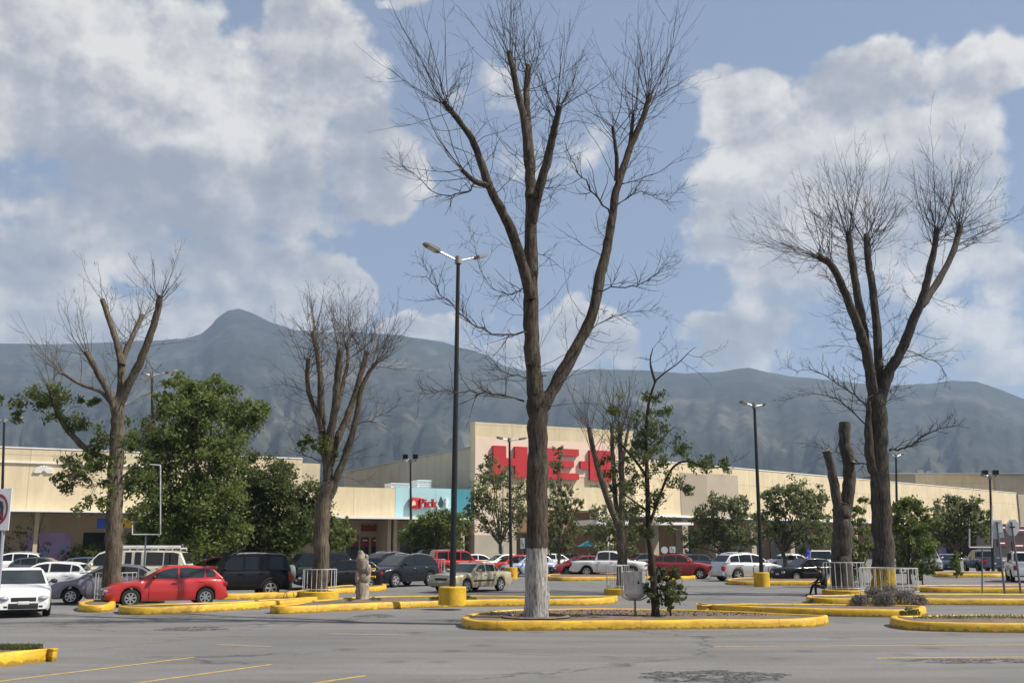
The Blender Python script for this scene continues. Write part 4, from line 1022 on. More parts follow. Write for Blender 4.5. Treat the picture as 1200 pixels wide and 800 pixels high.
# ---- leafy background trees
def leafy(label, px, pb, blobs, n, size, mt, name='leafy_tree', r0=.16, group='leafy trees in front of the shops', Y=None, slim=.45):
    b = G(px, pb) if Y is None else Vector((at(px, 640, Y).x, Y, 0))
    Y = b.y
    o = empty(name, b); tag(o, label, 'tree' if 'tree' in name else 'shrub', group)
    mb = MB(); C = []
    cen = [at(q[0], q[1], Y) - b for q in blobs]
    fork = Vector((0, 0, max(.6, min(c.z for c in cen) * .55 + .3)))
    limb_mesh(mb, [Vector((0, 0, -.05)), fork * .5 + Vector((rnd.gauss(0, .08), 0, 0)), fork], [r0 * 1.2, r0, r0 * .85], 8)
    for q, c in zip(blobs, cen):
        rr = q[2] * Y / F; dy = rnd.uniform(-.9, .9) * min(rr, 1.6); c = c + Vector((0, dy, 0))
        mid = fork.lerp(c, .5) + Vector((rnd.gauss(0, .15), rnd.gauss(0, .2), .1))
        limb_mesh(mb, [fork - Vector((0, 0, .1)), mid, c], [r0 * .55, r0 * .3, r0 * .08], 6)
        for _ in range(5):
            e = c + Vector((rnd.gauss(0, .5), rnd.gauss(0, .5), rnd.gauss(.1, .4))) * rr
            mb.tube([mid.lerp(c, rnd.uniform(.3, .9)), mid.lerp(e, .6), e], [r0 * .12, r0 * .08, .006], 4)
        k = max(10, int(34 * min(1.5, rr / 1.6)))
        cl = []
        for _ in range(k):
            d = Vector((rnd.gauss(0, 1), rnd.gauss(0, 1), rnd.gauss(0, 1))).normalized() * rr * rnd.random() ** .45
            cl.append((c + Vector((d.x, d.y, d.z * .82)), rr * rnd.uniform(.14, .30)))
        for _ in range(int(1.75 * n * (q[3] if len(q) > 3 else 1) * (q[2] / 40) ** 2)):
            p, s_ = rnd.choice(cl); C.append(p + Vector((rnd.gauss(0, s_ * .6), rnd.gauss(0, s_ * .6), rnd.gauss(0, s_ * .5))))
    mb.build('trunk', LB, o, True, 60)
    leaves_obj('foliage', C, size, mt, o, slim)
    return o
G1 = leaf_mat('bright_green_leaf', (.070, .104, .024), (.22, .26, .075))
G2 = leaf_mat('dull_green_leaf', (.090, .112, .042), (.225, .245, .11))
G3 = leaf_mat('deep_green_leaf', (.048, .070, .020), (.155, .185, .058))
G4 = leaf_mat('pale_green_leaf', (.065, .090, .030), (.15, .175, .065))
leafy('biggest leafy green tree rising behind the white van', 232, 684, [(222, 458, 26), (250, 462, 28), (205, 480, 30), (235, 490, 40), (275, 490, 34), (300, 484, 18), (190, 520, 34), (225, 530, 45), (270, 530, 34), (180, 565, 30),
       (215, 585, 45), (255, 585, 42), (190, 610, 35), (230, 625, 38), (262, 625, 30), (178, 630, 24)], 2100, .25, G1, r0=.26)
leafy('dark leafy tree above the black off-roader', 318, 681, [(300, 560, 34), (328, 568, 34), (350, 590, 34), (290, 590, 36), (320, 610, 42), (285, 625, 34), (355, 620, 30), (335, 640, 26), (370, 605, 20), (300, 645, 26), (268, 610, 30), (266, 575, 24), (382, 625, 18), (372, 580, 16)], 2200, .24, G3, r0=.2)
leafy('small leafy tree directly right of the slender bare tree', 399, 676, [(398, 622, 17), (408, 630, 13), (395, 638, 13), (404, 612, 9)], 2100, .26, G1, r0=.1)
leafy('round leafy tree beneath the cyan sign panel', 508, 671, [(505, 610, 16), (522, 607, 13), (490, 615, 17), (512, 622, 26), (532, 615, 18), (485, 632, 16), (505, 642, 18), (530, 638, 15), (545, 608, 10)], 2300, .30, G1, r0=.14)
leafy('leafy tree between the lamp posts before the pink wall', 586, 669, [(575, 548, 14), (568, 565, 18), (590, 560, 18), (608, 572, 16), (560, 585, 18), (585, 590, 22), (610, 600, 18), (565, 612, 16), (595, 618, 20), (550, 600, 12), (575, 535, 8)], 1650, .28, G2, r0=.15)
leafy('narrow upright tree right of the whitewashed trunk', 656, 670, [(655, 530, 9), (656, 548, 11), (654, 568, 14), (652, 590, 17), (664, 600, 15), (650, 615, 18), (668, 622, 16), (655, 640, 18), (678, 590, 9), (672, 575, 7), (643, 628, 12)], 2000, .28, G2, r0=.13)
leafy('leafy tree between the three stems and the entrance', 706, 667, [(700, 600, 12), (712, 612, 15), (696, 622, 14), (715, 630, 18), (740, 625, 16), (705, 645, 16), (735, 645, 14), (728, 605, 12)], 1900, .30, G2, r0=.12)
leafy('wide grey green tree behind the silver crossover', 848, 668, [(840, 590, 16), (860, 592, 18), (825, 605, 18), (848, 610, 24), (875, 608, 18), (815, 625, 16), (838, 632, 22), (865, 632, 22), (887, 628, 14), (810, 640, 10)], 1900, .32, G2, r0=.15)
leafy('leafy tree just right of the lamp in a yellow base', 918, 672, [(905, 578, 14), (925, 575, 18), (945, 578, 18), (962, 585, 14), (910, 600, 18), (935, 600, 22), (958, 608, 18), (900, 622, 16), (925, 628, 20), (950, 632, 20), (970, 625, 14), (892, 605, 10)], 1800, .32, G2, r0=.16)
leafy('bright green tree pressed behind the big bare trunk', 1066, 684, [(1058, 590, 16), (1075, 598, 16), (1050, 612, 18), (1070, 622, 22), (1090, 612, 14), (1055, 640, 18), (1080, 645, 18), (1066, 660, 18), (1048, 600, 10)], 2300, .24, G1, r0=.12)
leafy('leafy tree over the silver and grey pickups', 1122, 671, [(1118, 590, 15), (1135, 592, 15), (1105, 605, 18), (1128, 608, 22), (1148, 605, 13), (1098, 620, 16), (1118, 628, 20), (1142, 625, 14), (1160, 612, 8), (1085, 615, 12)], 1900, .36, G2, r0=.17)
leafy('yellowish green bush between the two barred trunks', 1008, 688, [(1003, 600, 12), (1008, 618, 14), (998, 640, 15), (1012, 640, 14), (1005, 658, 16), (1000, 672, 14), (1014, 585, 8)], 1700, .22, G1, 'shrub', .07, 'shrubs of the car park')
leafy('low pale bush right of the yellow painted trunk', 1082, 688, [(1078, 662, 10), (1088, 660, 9), (1080, 672, 9), (1092, 670, 7)], 1900, .2, G4, 'shrub', .04, 'shrubs of the car park')
leafy('round bush at the left end of the shop wall', 95, 668, [(88, 648, 14), (102, 646, 13), (78, 652, 10), (112, 652, 9)], 2000, .26, G1, 'shrub', .05, 'shrubs of the car park')
leafy('bush beside the rear of the grey pickup', 1121, 677, [(1121, 652, 8), (1120, 662, 8), (1124, 668, 7)], 2000, .28, G1, 'shrub', .05, 'shrubs of the car park')
leafy('leafy shrub at the foot of the slim dark tree', 783, 713, [(778, 680, 13), (790, 678, 12), (770, 690, 12), (785, 695, 15), (795, 688, 9), (765, 700, 9), (782, 705, 11), (766, 676, 7), (760, 688, 9), (798, 700, 8), (790, 668, 7), (775, 668, 6)], 2300, .105, leaf_mat('shrub_leaf', (.055, .08, .025), (.15, .17, .07)), 'shrub', .03, 'shrubs of the car park', Y=30.3)
leafy('small flowering shrub with bare twigs by the mural', 24, 668, [(20, 625, 12, .5), (33, 640, 10, .6), (10, 640, 12, .6), (40, 625, 9, .4), (52, 640, 9, .4)], 1100, .25, G4, 'shrub', .06, 'shrubs of the car park')
bt = G(46, 668)
bare_tree('young_tree', 'small leafless young tree in front of the mural', bt, [([(46, 668), (45, 645), (44, 625)], .07, .05, 0, False), ([(44, 628), (38, 605), (33, 590)], .04, .02, .5, .5), ([(44, 628), (52, 600), (58, 575)], .04, .02, -.5, .5), ([(44, 632), (45, 600), (44, 585)], .04, .02, .2, .5)],
          LB, TWIG2, ends=8, endL=(.8, 1.8), side=1.5, sideL=(.4, 1.0), lev=1, kids=4, tip=.006)
# lavender and weeds
LAV = leaf_mat('lavender_leaf', (.115, .12, .085), (.24, .215, .21)); WEED = leaf_mat('weed_leaf', (.05, .07, .02), (.13, .15, .05))
def clump(label, pts, n, size, mt, z0, name='shrub', slim=.25, group='shrubs of the car park', cat='shrub', hh=1.0):
    """pts: (px, py of the foot, half width px, height px)"""
    b = G(pts[0][0], pts[0][1], z0); o = empty(name, b); tag(o, label, cat, group); C = []; tw = TwigSet()
    for (px, py, rw, hp) in pts:
        c = G(px, py, z0) - b; k = (c + b).y / F; w = rw * k; h = hp * k
        for _ in range(int(rw * 2)):
            f = c + Vector((rnd.gauss(0, .22) * w, rnd.gauss(0, .22) * w, 0)); tw.shoot(f, Vector((rnd.gauss(0, .5), rnd.gauss(0, .5), 1)), h * rnd.uniform(.6, 1.05), .008, 0, .2, .12)
        for _ in range(int(n * rw / 10)):
            t = rnd.random() ** .7; a = rnd.random() * 6.28; q = math.sqrt(rnd.random()) * w * (1 - .55 * t * t)
            C.append(c + Vector((q * math.cos(a), q * math.sin(a) * .8, t * h * hh * rnd.uniform(.7, 1.05))))
    tw.build('stem', TWIG2, o); leaves_obj('foliage', C, size, mt, o, slim)
    return o
clump('wide greyish lavender clump below the barred yellow footed trunk', [(1008, 709, 14, 12), (1025, 708, 17, 20), (1045, 708, 18, 22), (1063, 709, 16, 18), (1078, 709, 11, 12), (1038, 709.5, 14, 16)], 520, .12, LAV, KH - .03, 'lavender_bush', .22)
clump('low green weed with yellow tips at the corner island tip', [(1066, 722, 8, 11), (1073, 721, 6, 8), (1058, 721, 5, 6)], 300, .07, WEED, .1, 'weed', .4, 'weeds on the islands', 'weed')
clump('weed tuft in front of the lavender island end', [(952, 707, 5, 6)], 200, .07, WEED, .02, 'weed', .4, 'weeds on the islands', 'weed')
clump('weeds just right of the yellow footing of the tallest lamp', [(548, 703, 8, 6), (556, 703, 5, 3)], 240, .07, WEED, KH - .03, 'weed', .3, 'weeds on the islands', 'weed')
clump('weeds just left of the yellow footing of the tallest lamp', [(514, 703, 7, 5), (507, 703, 6, 4)], 240, .07, WEED, KH - .03, 'weed', .3, 'weeds on the islands', 'weed')
clump('small dry grass tuft left of the broken stump', [(410, 704, 6, 3)], 200, .06, WEED, KH - .03, 'weed', .25, 'weeds on the islands', 'weed')
clump('dry grass tuft right of the broken stump', [(437, 703, 6, 4), (444, 703, 5, 3)], 200, .06, WEED, KH - .03, 'weed', .25, 'weeds on the islands', 'weed')
clump('yellow flowering weed cut by the left picture edge', [(1, 708, 6, 24)], 300, .08, leaf_mat('yellow_weed', (.20, .18, .03), (.45, .36, .05)), 0, 'weed', .4, 'weeds on the islands', 'weed')
GR = leaf_mat('grass_blade', (.045, .065, .018), (.12, .13, .045))
C = []
for _ in range(2600):
    px = rnd.uniform(-40, 50); q = G(px, rnd.uniform(756.8, 761), KH - .03); C.append(q + Vector((0, 0, rnd.uniform(0, .05))))
for _ in range(1100):
    px = rnd.uniform(1070, 1230); q = G(px, rnd.uniform(721.5, 724.5), KH - .02); C.append(q + Vector((0, 0, rnd.uniform(0, .05))))
tag(leaves_obj('grass', C, .10, GR, None, .14, -1.2), kind='stuff')
# litter of dry leaves and pebbles on the bare soil
C = []
for _ in range(1500):
    px = rnd.uniform(575, 900); q = G(px, rnd.uniform(714.5, 721), KH - .025); C.append(q)
tag(leaves_obj('leaf_litter', C, .06, mat('dry_leaf', (.16, .11, .06), .9, noise=(3, .5)), None, .5), kind='stuff')
# raised collar of soil round the whitewashed trunk
rg = MB(); rg.lathe([(.92, -.03), (.97, .02), (.92, .05), (.84, .05), (.80, -.03)], (0, 0, 0), (0, 0, 1), 28, 0, False)
tag(rg.build('tree_ring', SOIL, None, True, 50, (b3.x, b3.y, KH - .02)), 'low earth ring round the foot of the whitewashed tree', 'tree ring')
# ================================================================== STREET FURNITURE
BLACKP = mat('black_pole_paint', (.012, .012, .014), .45, .2, noise=(4, .3))
SILV = mat('galvanised_arm', (.55, .56, .55), .4, .5)
LEDH = mat('lamp_head_grey', (.20, .20, .19), .5, .3)
LENS = mat('lamp_lens', (.62, .60, .48), .25)
YBASE = mat('yellow_base_paint', (.60, .36, .015), .6, noise=(2.5, .25), noise2=(14, .2), bump=(12, .3))
WBAR = mat('white_bar_paint', (.54, .54, .52), .5, noise=(5, .2))
def lamp(label, px, pb, pxt, pyt, arms, r=.11, base=None, floods=False, Y=None, head=1.0, z0=0):
    b = G(px, pb, z0) if Y is None else Vector((at(px, 640, Y).x, Y, 0))
    Y = b.y
    o = empty('street_lamp', b); tag(o, label, 'street lamp', 'black lamp posts of the car park')
    top = at(pxt, pyt, Y) - b; H = top.z
    m = MB(); m.tube([(0, 0, 0), (top.x * .5, 0, H * .5), (top.x, 0, H)], [r, r * .82, r * .6], 12)
    m.tube([(0, 0, 0), (0, 0, .12)], [r * 1.7, r * 1.6], 12); m.build('pole', BLACKP, o, True)
    m = MB(); m.tube([(top.x, 0, H - .1), (top.x, 0, H + .18)], [r * 1.15, r * 1.0], 10); m.build('pole_cap', LEDH, o, True)
    for (ax, ay, dy) in arms:
        e = at(ax, ay, Y + dy) - b; d = (e - top); L = d.length; d.normalize()
        m = MB(); m.tube([top + d * .05, top + d * L * .58], r * .34, 8); a = m.build('arm', SILV, o, True)
        s0, s1 = top + d * L * .52, top + d * L
        side = Vector((d.y, -d.x, 0)).normalized() if abs(d.x) + abs(d.y) > .01 else Vector((0, 1, 0)); up = side.cross(d); 
        if up.z < 0: up = -up
        w = .15 * head; h = .05 * head
        m = MB(); q = []
        for (t, ww, hh) in ((0, .45, .7), (.18, 1, 1), (.75, 1, .8), (1, .55, .4)):
            c = s0.lerp(s1, t); q.append([c + side * w * ww + up * h * hh, c - side * w * ww + up * h * hh, c - side * w * ww - up * h * hh, c + side * w * ww - up * h * hh])
        for i in range(3):
            for j in range(4): m.quad(q[i][j], q[i][(j + 1) % 4], q[i + 1][(j + 1) % 4], q[i + 1][j])
        m.poly(q[0]); m.poly(q[3]); hd = m.build('lamp_head', LEDH, a)
        m = MB(); c0, c1 = s0.lerp(s1, .25), s0.lerp(s1, .72); n_ = up * (h + .004)
        m.quad(c0 + side * w * .75 - n_, c0 - side * w * .75 - n_, c1 - side * w * .75 - n_, c1 + side * w * .75 - n_); m.build('lens', LENS, hd) if False else m.build('lamp_lens', LENS, a)
    if floods:
        for sx in (-1, 1):
            c = Vector((top.x + sx * .42, -.1, H + .42)); m = MB(); m.tube([(top.x, 0, H + .1), (top.x + sx * .42, 0, H + .3)], .05, 6)
            m.build('flood_bracket', SILV, o); m = MB(); m.hexa([c + Vector(v) for v in ((-.22, -.10, -.19), (.22, -.10, -.19), (.18, .2, -.12), (-.18, .2, -.12), (-.22, -.16, .19), (.22, -.16, .19), (.18, .2, .15), (-.18, .2, .15))])
            m.build('flood_light', BLACKP, o)
    if base:
        rb, hb_ = base
        m = MB(); m.lathe([(rb, -.03), (rb, hb_ - .03), (rb - .03, hb_), (r + .02, hb_ + .005)], (0, 0, 0), (0, 0, 1), 24); m.build('footing', YBASE, o, True)
    return o
lamp('tallest black lamp post in the long island, its yellow footing near the beige sedan', 530, 707, 537, 306, [(496, 285, -.6), (572, 299, .9)], .115, (.48, .58), head=1.2, z0=.2)
lamp('black lamp post in a yellow footing beside the silver crossover', 893, 687, 884, 476, [(867, 470, -.3), (902, 473, .3)], .12, (.42, .75), head=1.3)
lamp('black lamp post standing before the red letter H', 599, 678, 597, 516, [(582, 512, -.3), (618, 513, .3)], .12, (.42, .75), head=1.3)
lamp('flood lit lamp post rising before the cyan panel', 482, 670, 481, 541, [(471, 538, -.3), (491, 538, .3)], .12, None, True, head=1.2)
lamp('lamp post poking out of the biggest leafy tree', 180, 684, 178, 440, [(166, 437, -.3), (208, 434, .6)], .11, None, head=1.3)
lamp('lamp post at the far left picture edge', 0, 680, 5, 493, [(-14, 489, -.2), (28, 489, .3)], .11, None, head=1.3)
lamp('lamp post half hidden by the big bare trunk', 1052, 672, 1050, 535, [(1040, 531, -.3), (1061, 530, .4)], .12, None, head=1.3)
lamp('flood lit lamp post behind the sign backs', 1164, 672, 1160, 560, [(1150, 556, -.3), (1170, 556, .3)], .12, None, True, head=1.2)
m_ = None

def barred_fence(label, px0, px1, ptop, pfoot, zfoot=.2, n=22, ring=True, depth=None, thick=.0125, ringh=.28, segs=None):
    """a ring of white bars round a trunk, on a low yellow ring"""
    l, r_ = G(px0, pfoot), G(px1, pfoot); c = (l + r_) / 2; rad = (r_ - l).length / 2
    c.y += rad * .8; k = c.y / l.y; 
    c.x *= 1 + (k - 1) * .9; rad *= 1 + (k - 1) * .5
    H = at((px0 + px1) / 2, ptop, c.y - rad).z
    o = empty('tree_guard', (c.x, c.y, 0)); tag(o, label, 'tree guard', 'white barred tree guards')
    m = MB(); 
    for i in range(n):
        th = 2 * math.pi * i / n; x, y = rad * math.cos(th), rad * math.sin(th)
        m.tube([(x, y, zfoot - .05), (x + rnd.gauss(0, .015), y, H)], thick, 5)
    m.build('bar', WBAR, o)
    for nm, z in (('top_rail', H), ('bottom_rail', zfoot + .12)):
        m = MB(); m.tube([(rad * math.cos(2 * math.pi * i / 28), rad * math.sin(2 * math.pi * i / 28), z) for i in range(29)], thick * 1.15, 6, False); m.build(nm, WBAR, o, True)
    if ring:
        R1 = rad + .12
        m = MB(); m.lathe([(R1, -.03), (R1, ringh - .03), (R1 - .04, ringh), (R1 - .26, ringh), (R1 - .28, ringh - .15)], (0, 0, 0), (0, 0, 1), 28, 0, False); m.build('ring_kerb', YBASE, o, True)
        m = MB(); m.lathe([(R1 - .3, .05), (R1 - .27, ringh - .1)], (0, 0, 0), (0, 0, 1), 24); m.build('soil', SOIL, o)
    return o
barred_fence('white bars round the half leafy trunk beside the red hatchback', 110, 156, 671, 708, KH, 20, ring=False)
barred_fence('white bars on a yellow ring round the slender bare tree', 354, 393, 667, 701, .25, 20)
barred_fence('white bars on a yellow ring round the three stemmed tree', 711, 738, 662, 697, .25, 16)
barred_fence('white bars on a yellow ring round the forked lopped trunk', 968, 1014, 659, 699, .25, 22)
barred_fence('wide ring of white bars round the yellow footed big trunk', 1011, 1077, 666, 704, KH, 26, ring=False)
barred_fence('small white bars beside the red van behind the beige sedan', 508, 521, 655, 676, .1, 12, ring=False)
barred_fence('small white bars right of the whitewashed trunk', 641, 652, 656, 675, .1, 10, ring=False)

# ---- trash drum hung on a frame
bY = 30.6; bb = Vector((at(744, 700, bY).x, bY, KH - .03)); B = empty('trash_drum', bb); tag(B, 'white dented trash drum hung in a white frame on a short post', 'trash bin')
DRUM = mat('white_drum_paint', (.56, .56, .55), .45, noise=(3, .25), noise2=(9, .25, (1, 1, .25)), bump=(5, .15))
k = bY / F; zt_, zb_ = at(744, 669, bY).z - bb.z, at(744, 696, bY).z - bb.z; rd = 12.2 * k
m = MB(); m.lathe([(rd * .5, zb_ - .14), (rd * .86, zb_ - .06), (rd * .98, zb_ + .03), (rd, zb_ + .06), (rd, zt_ - .04), (rd * 1.03, zt_ - .03), (rd * 1.03, zt_), (rd * .95, zt_), (rd * .93, zt_ - .35)], (0, 0, 0), (0, 0, 1), 26); m.build('drum', DRUM, B, True, 50)
m = MB(); m.lathe([(rd * 1.06, zb_ + .02), (rd * 1.06, zb_ + .07)], (0, 0, 0), (0, 0, 1), 26); m.build('band', WBAR, B, True)
m = MB(); m.lathe([(.01, zt_ - .3), (rd * .9, zt_ - .12)], (0, 0, 0), (0, 0, 1), 20); m.build('bag', mat('black_bag', (.012, .012, .013), .4, bump=(9, 1)), B, True)
m = MB(); m.tube([(0, 0, 0), (0, 0, zb_ - .1)], .03, 8); m.build('post', LEDH, B)
m = MB(); m.tube([(-rd - .06, 0, zb_ - .06), (-rd - .06, 0, zt_ + .16)], .022, 6); m.tube([(rd + .06, 0, zb_ - .06), (rd + .06, 0, zt_ + .02)], .022, 6)
m.tube([(-rd - .06, 0, zb_ - .06), (-rd * .55, 0, zb_ - .16), (rd * .55, 0, zb_ - .16), (rd + .06, 0, zb_ - .06)], .022, 6); m.tube([(-rd - .35, 0, zt_ + .15), (-rd - .04, 0, zt_ + .15)], .02, 6); m.build('frame', WBAR, B)
DK = mat('sticker_black', (.02, .02, .02), .6)
th = -math.pi / 2 + .26; m = MB()
def on_drum(a, z): return (rd * 1.004 * math.cos(th + a / rd), rd * 1.004 * math.sin(th + a / rd), z)
zc_ = (zt_ + zb_) / 2 + .03
m.poly([on_drum(*p) for p in ((-.10, zc_ - .08), (.10, zc_ - .08), (.10, zc_ + .10), (-.10, zc_ + .10))]); m.build('sticker', mat('sticker_white', (.8, .8, .8), .6), B)
rd *= 1.002; m = MB(); m.poly([on_drum(*p) for p in ((-.045, zc_ - .05), (.045, zc_ - .05), (.0, zc_ + .06))]); m.build('sticker_mark', DK, B)

# ---- signs
SIGNW = mat('sign_white', (.62, .64, .66), .5, noise=(2, .1)); SIGNB = mat('sign_back_grey', (.55, .58, .60), .5, .2, noise=(2, .15)); POST = mat('post_grey', (.16, .17, .19), .5, .4, noise=(3, .2)); SIGNR = mat('sign_red', (.28, .03, .04), .5)
Y0 = 25.0; pb_ = at(-3, 690, Y0); s_ = empty('road_sign', (pb_.x, Y0, 0)); tag(s_, 'white no left turn sign with red ring at the left edge', 'road sign')
P_ = lambda px, py, d=0: at(px, py, Y0 - d) - Vector((pb_.x, Y0, 0))
m = MB(); e = P_(5, 600); m.tube([(0, .05, 0), (e.x * .55, .05, e.z * .55), (e.x - .02, .05, e.z + .35)], .045, 8); m.build('post', mat('post_light', (.34, .36, .40), .5, .3), s_)
a_, b_, c_, d_ = P_(-14, 574), P_(14, 571.5), P_(9.5, 621), P_(-17, 621); m = MB(); t_ = Vector((0, .03, 0)); m.hexa([d_ + t_ * 0, c_, c_ + t_, d_ + t_, a_, b_, b_ + t_, a_ + t_]); m.build('panel', SIGNW, s_)
cc = (a_ + b_ + c_ + d_) / 4 + Vector((0, -.008, 0)); ex = ((b_ - a_) + (c_ - d_)) / 4; ez = ((a_ - d_) + (b_ - c_)) / 4
def disc_ring(m, r0, r1, off=0.0, n=30, sx=.84, sz=.76):
    for i in range(n):
        t0, t1 = 2 * math.pi * i / n, 2 * math.pi * (i + 1) / n
        q = [cc + ex * (r * sx * math.cos(t)) + ez * (r * sz * math.sin(t)) + Vector((0, -off, 0)) for r, t in ((r0, t0), (r1, t0), (r1, t1), (r0, t1))]; m.quad(*q)
m = MB(); disc_ring(m, .80, 1.0); m.build('red_ring', SIGNR, s_)
m = MB(); Q = lambda x, z: cc + ex * x + ez * z + Vector((0, -.002, 0))
m.poly([Q(.18, -.52), Q(.46, -.52), Q(.46, .12), Q(.18, .02)]); m.poly([Q(.18, .02), Q(.46, .12), Q(.34, .36), Q(.12, .44), Q(.0, .44), Q(.0, .16)]); m.poly([Q(.02, .60), Q(.02, .0), Q(-.40, .30)]); m.build('arrow', mat('sign_ink', (.03, .03, .04), .5), s_)
m = MB(); w_ = Vector((.04, 0, .04)); 
m.quad(Q(-.52, .46) + Vector((0, -.003, 0)), Q(-.42, .52) + Vector((0, -.003, 0)), Q(.54, -.46) + Vector((0, -.003, 0)), Q(.44, -.52) + Vector((0, -.003, 0))); m.build('red_slash', SIGNR, s_)

def sign_back(label, pxb, pyb, pxt, pyt, shape, cat='road sign', w=12):
    b = G(pxb, pyb); Y = b.y; o = empty('road_sign', b); tag(o, label, cat)
    top = at(pxt, pyt, Y) - b; m = MB(); m.tube([(0, 0, -.02), top * .5, top], .05, 8); m.build('post', POST, o)
    pts = [at(*p, Y + .06) - b for p in shape]; m = MB(); n = len(pts); t_ = Vector((0, .025, 0)); m.poly(pts); m.poly([p + t_ for p in reversed(pts)])
    for i in range(n): m.quad(pts[i], pts[(i + 1) % n], pts[(i + 1) % n] + t_, pts[i] + t_)
    m.build('panel', SIGNB, o); m = MB()
    for z in (pts[0].z - .15, pts[n // 2].z + .15):
        m = MB(); m.box((top.x - .12, -.075, z), (top.x + .12, -.052, z + .05)); m.build('clamp', POST, o)
    return o
sign_back('bare grey back of a rectangular road sign near the right edge', 1178, 699, 1168, 611, [(1162, 609), (1174, 609), (1177, 629.5), (1164.5, 631)])
oc = []
for k_ in range(8):
    t_ = 2 * math.pi * (k_ + .5) / 8; oc.append((1186.8 + 8.3 * math.cos(t_), 618 - 10.3 * math.sin(t_)))
sign_back('bare grey back of an octagonal stop sign beside the white off-roader', 1197, 699, 1185, 611, oc)
def open_frame(label, px, pb, pl, pr, ptl, ptr, pbot, Y=None, top=None, r=.034, mt=None):
    b = G(px, pb) if Y is None else Vector((at(px, 640, Y).x, Y, 0)); Y = b.y
    o = empty('sign_frame', b); tag(o, label, 'sign frame')
    q = lambda x, y: at(x, y, Y) - b
    m = MB(); m.tube([(0, 0, 0), q(px, pbot)], r, 8); m.build('post', POST, o)
    m = MB(); m.tube([q(pl, ptl), q(pl, pbot)], r * .9, 6); m.tube([q(pl, pbot), q(pr, pbot)], r * .9, 6); m.tube([q(pr, pbot), q(pr, ptr)], r * .9, 6)
    if top: m.tube([q(top[0], top[1]), q(pr, ptr)], r * .9, 6)
    m.build('frame', WBAR, o); return o
open_frame('white open sign frame on a post before the grey pickup', 1151, 698, 1136, 1162.5, 619, 592, 641)
open_frame('tall white open frame in front of the biggest leafy tree', 171, 700, 155, 188, 600, 545, 626, Y=46, top=(175, 544), r=.036)
def small_sign(label, px, pb, pt, w, h, mt=SIGNW, round_=False, mark=True):
    b = G(px, pb); Y = b.y; k = Y / F; o = empty('road_sign', b); tag(o, label, 'road sign'); z = at(px, pt, Y).z
    m = MB(); m.tube([(0, .04, 0), (0, .04, z)], .04, 6); m.build('post', POST, o)
    m = MB(); W, H = w * k / 2, h * k
    if round_: m.lathe([(W, -.02), (W, .02)], (0, 0, z - H / 2), (0, 1, 0), 20)
    else: m.box((-W, -.02, z - H), (W, .02, z))
    m.build('panel', mt, o)
    if mark:
        m = MB(); m.tube([(-W * .3, -.025, z - H * .25), (-W * .1, -.025, z - H * .55), (W * .35, -.025, z - H * .55), (W * .5, -.025, z - H * .8)], W * .1, 4); m.ell((-W * .3, -.025, z - H * .18), (W * .16, .01, W * .16), 8, 5); m.build('symbol', DK, o)
    return o
small_sign('small white disabled parking sign left of the lamp before letter H', 587, 668, 639, 6.5, 8.5)
small_sign('tall narrow white sign just left of the whitewashed trunk', 612.5, 668, 630, 5, 12, mark=True)
small_sign('round white sign above the red round-nosed hatchback', 779.5, 672, 640, 8, 8, round_=True, mark=False)
small_sign('small square white sign next to the round white one', 789, 672, 640, 6.5, 7, mark=True)

# ---- barrier with two yellow rails behind the stump
rb = G(411, 690); o = empty('rail_barrier', rb); tag(o, 'low barrier of two yellow rails behind the broken stump', 'barrier')
for (y0,) in ((667.5,), (676.5,)):
    a, c = at(395, y0, rb.y) - rb, at(440, y0 - 1, rb.y - .5) - rb; m = MB(); m.tube([a, c], .06, 6); m.build('rail', YBASE, o)
for x in (396, 418, 439):
    a = at(x, 690, rb.y) - rb; m = MB(); m.tube([(a.x, .08, 0), (a.x, .08, at(x, 666, rb.y).z)], .05, 6); m.build('post', POST, o)

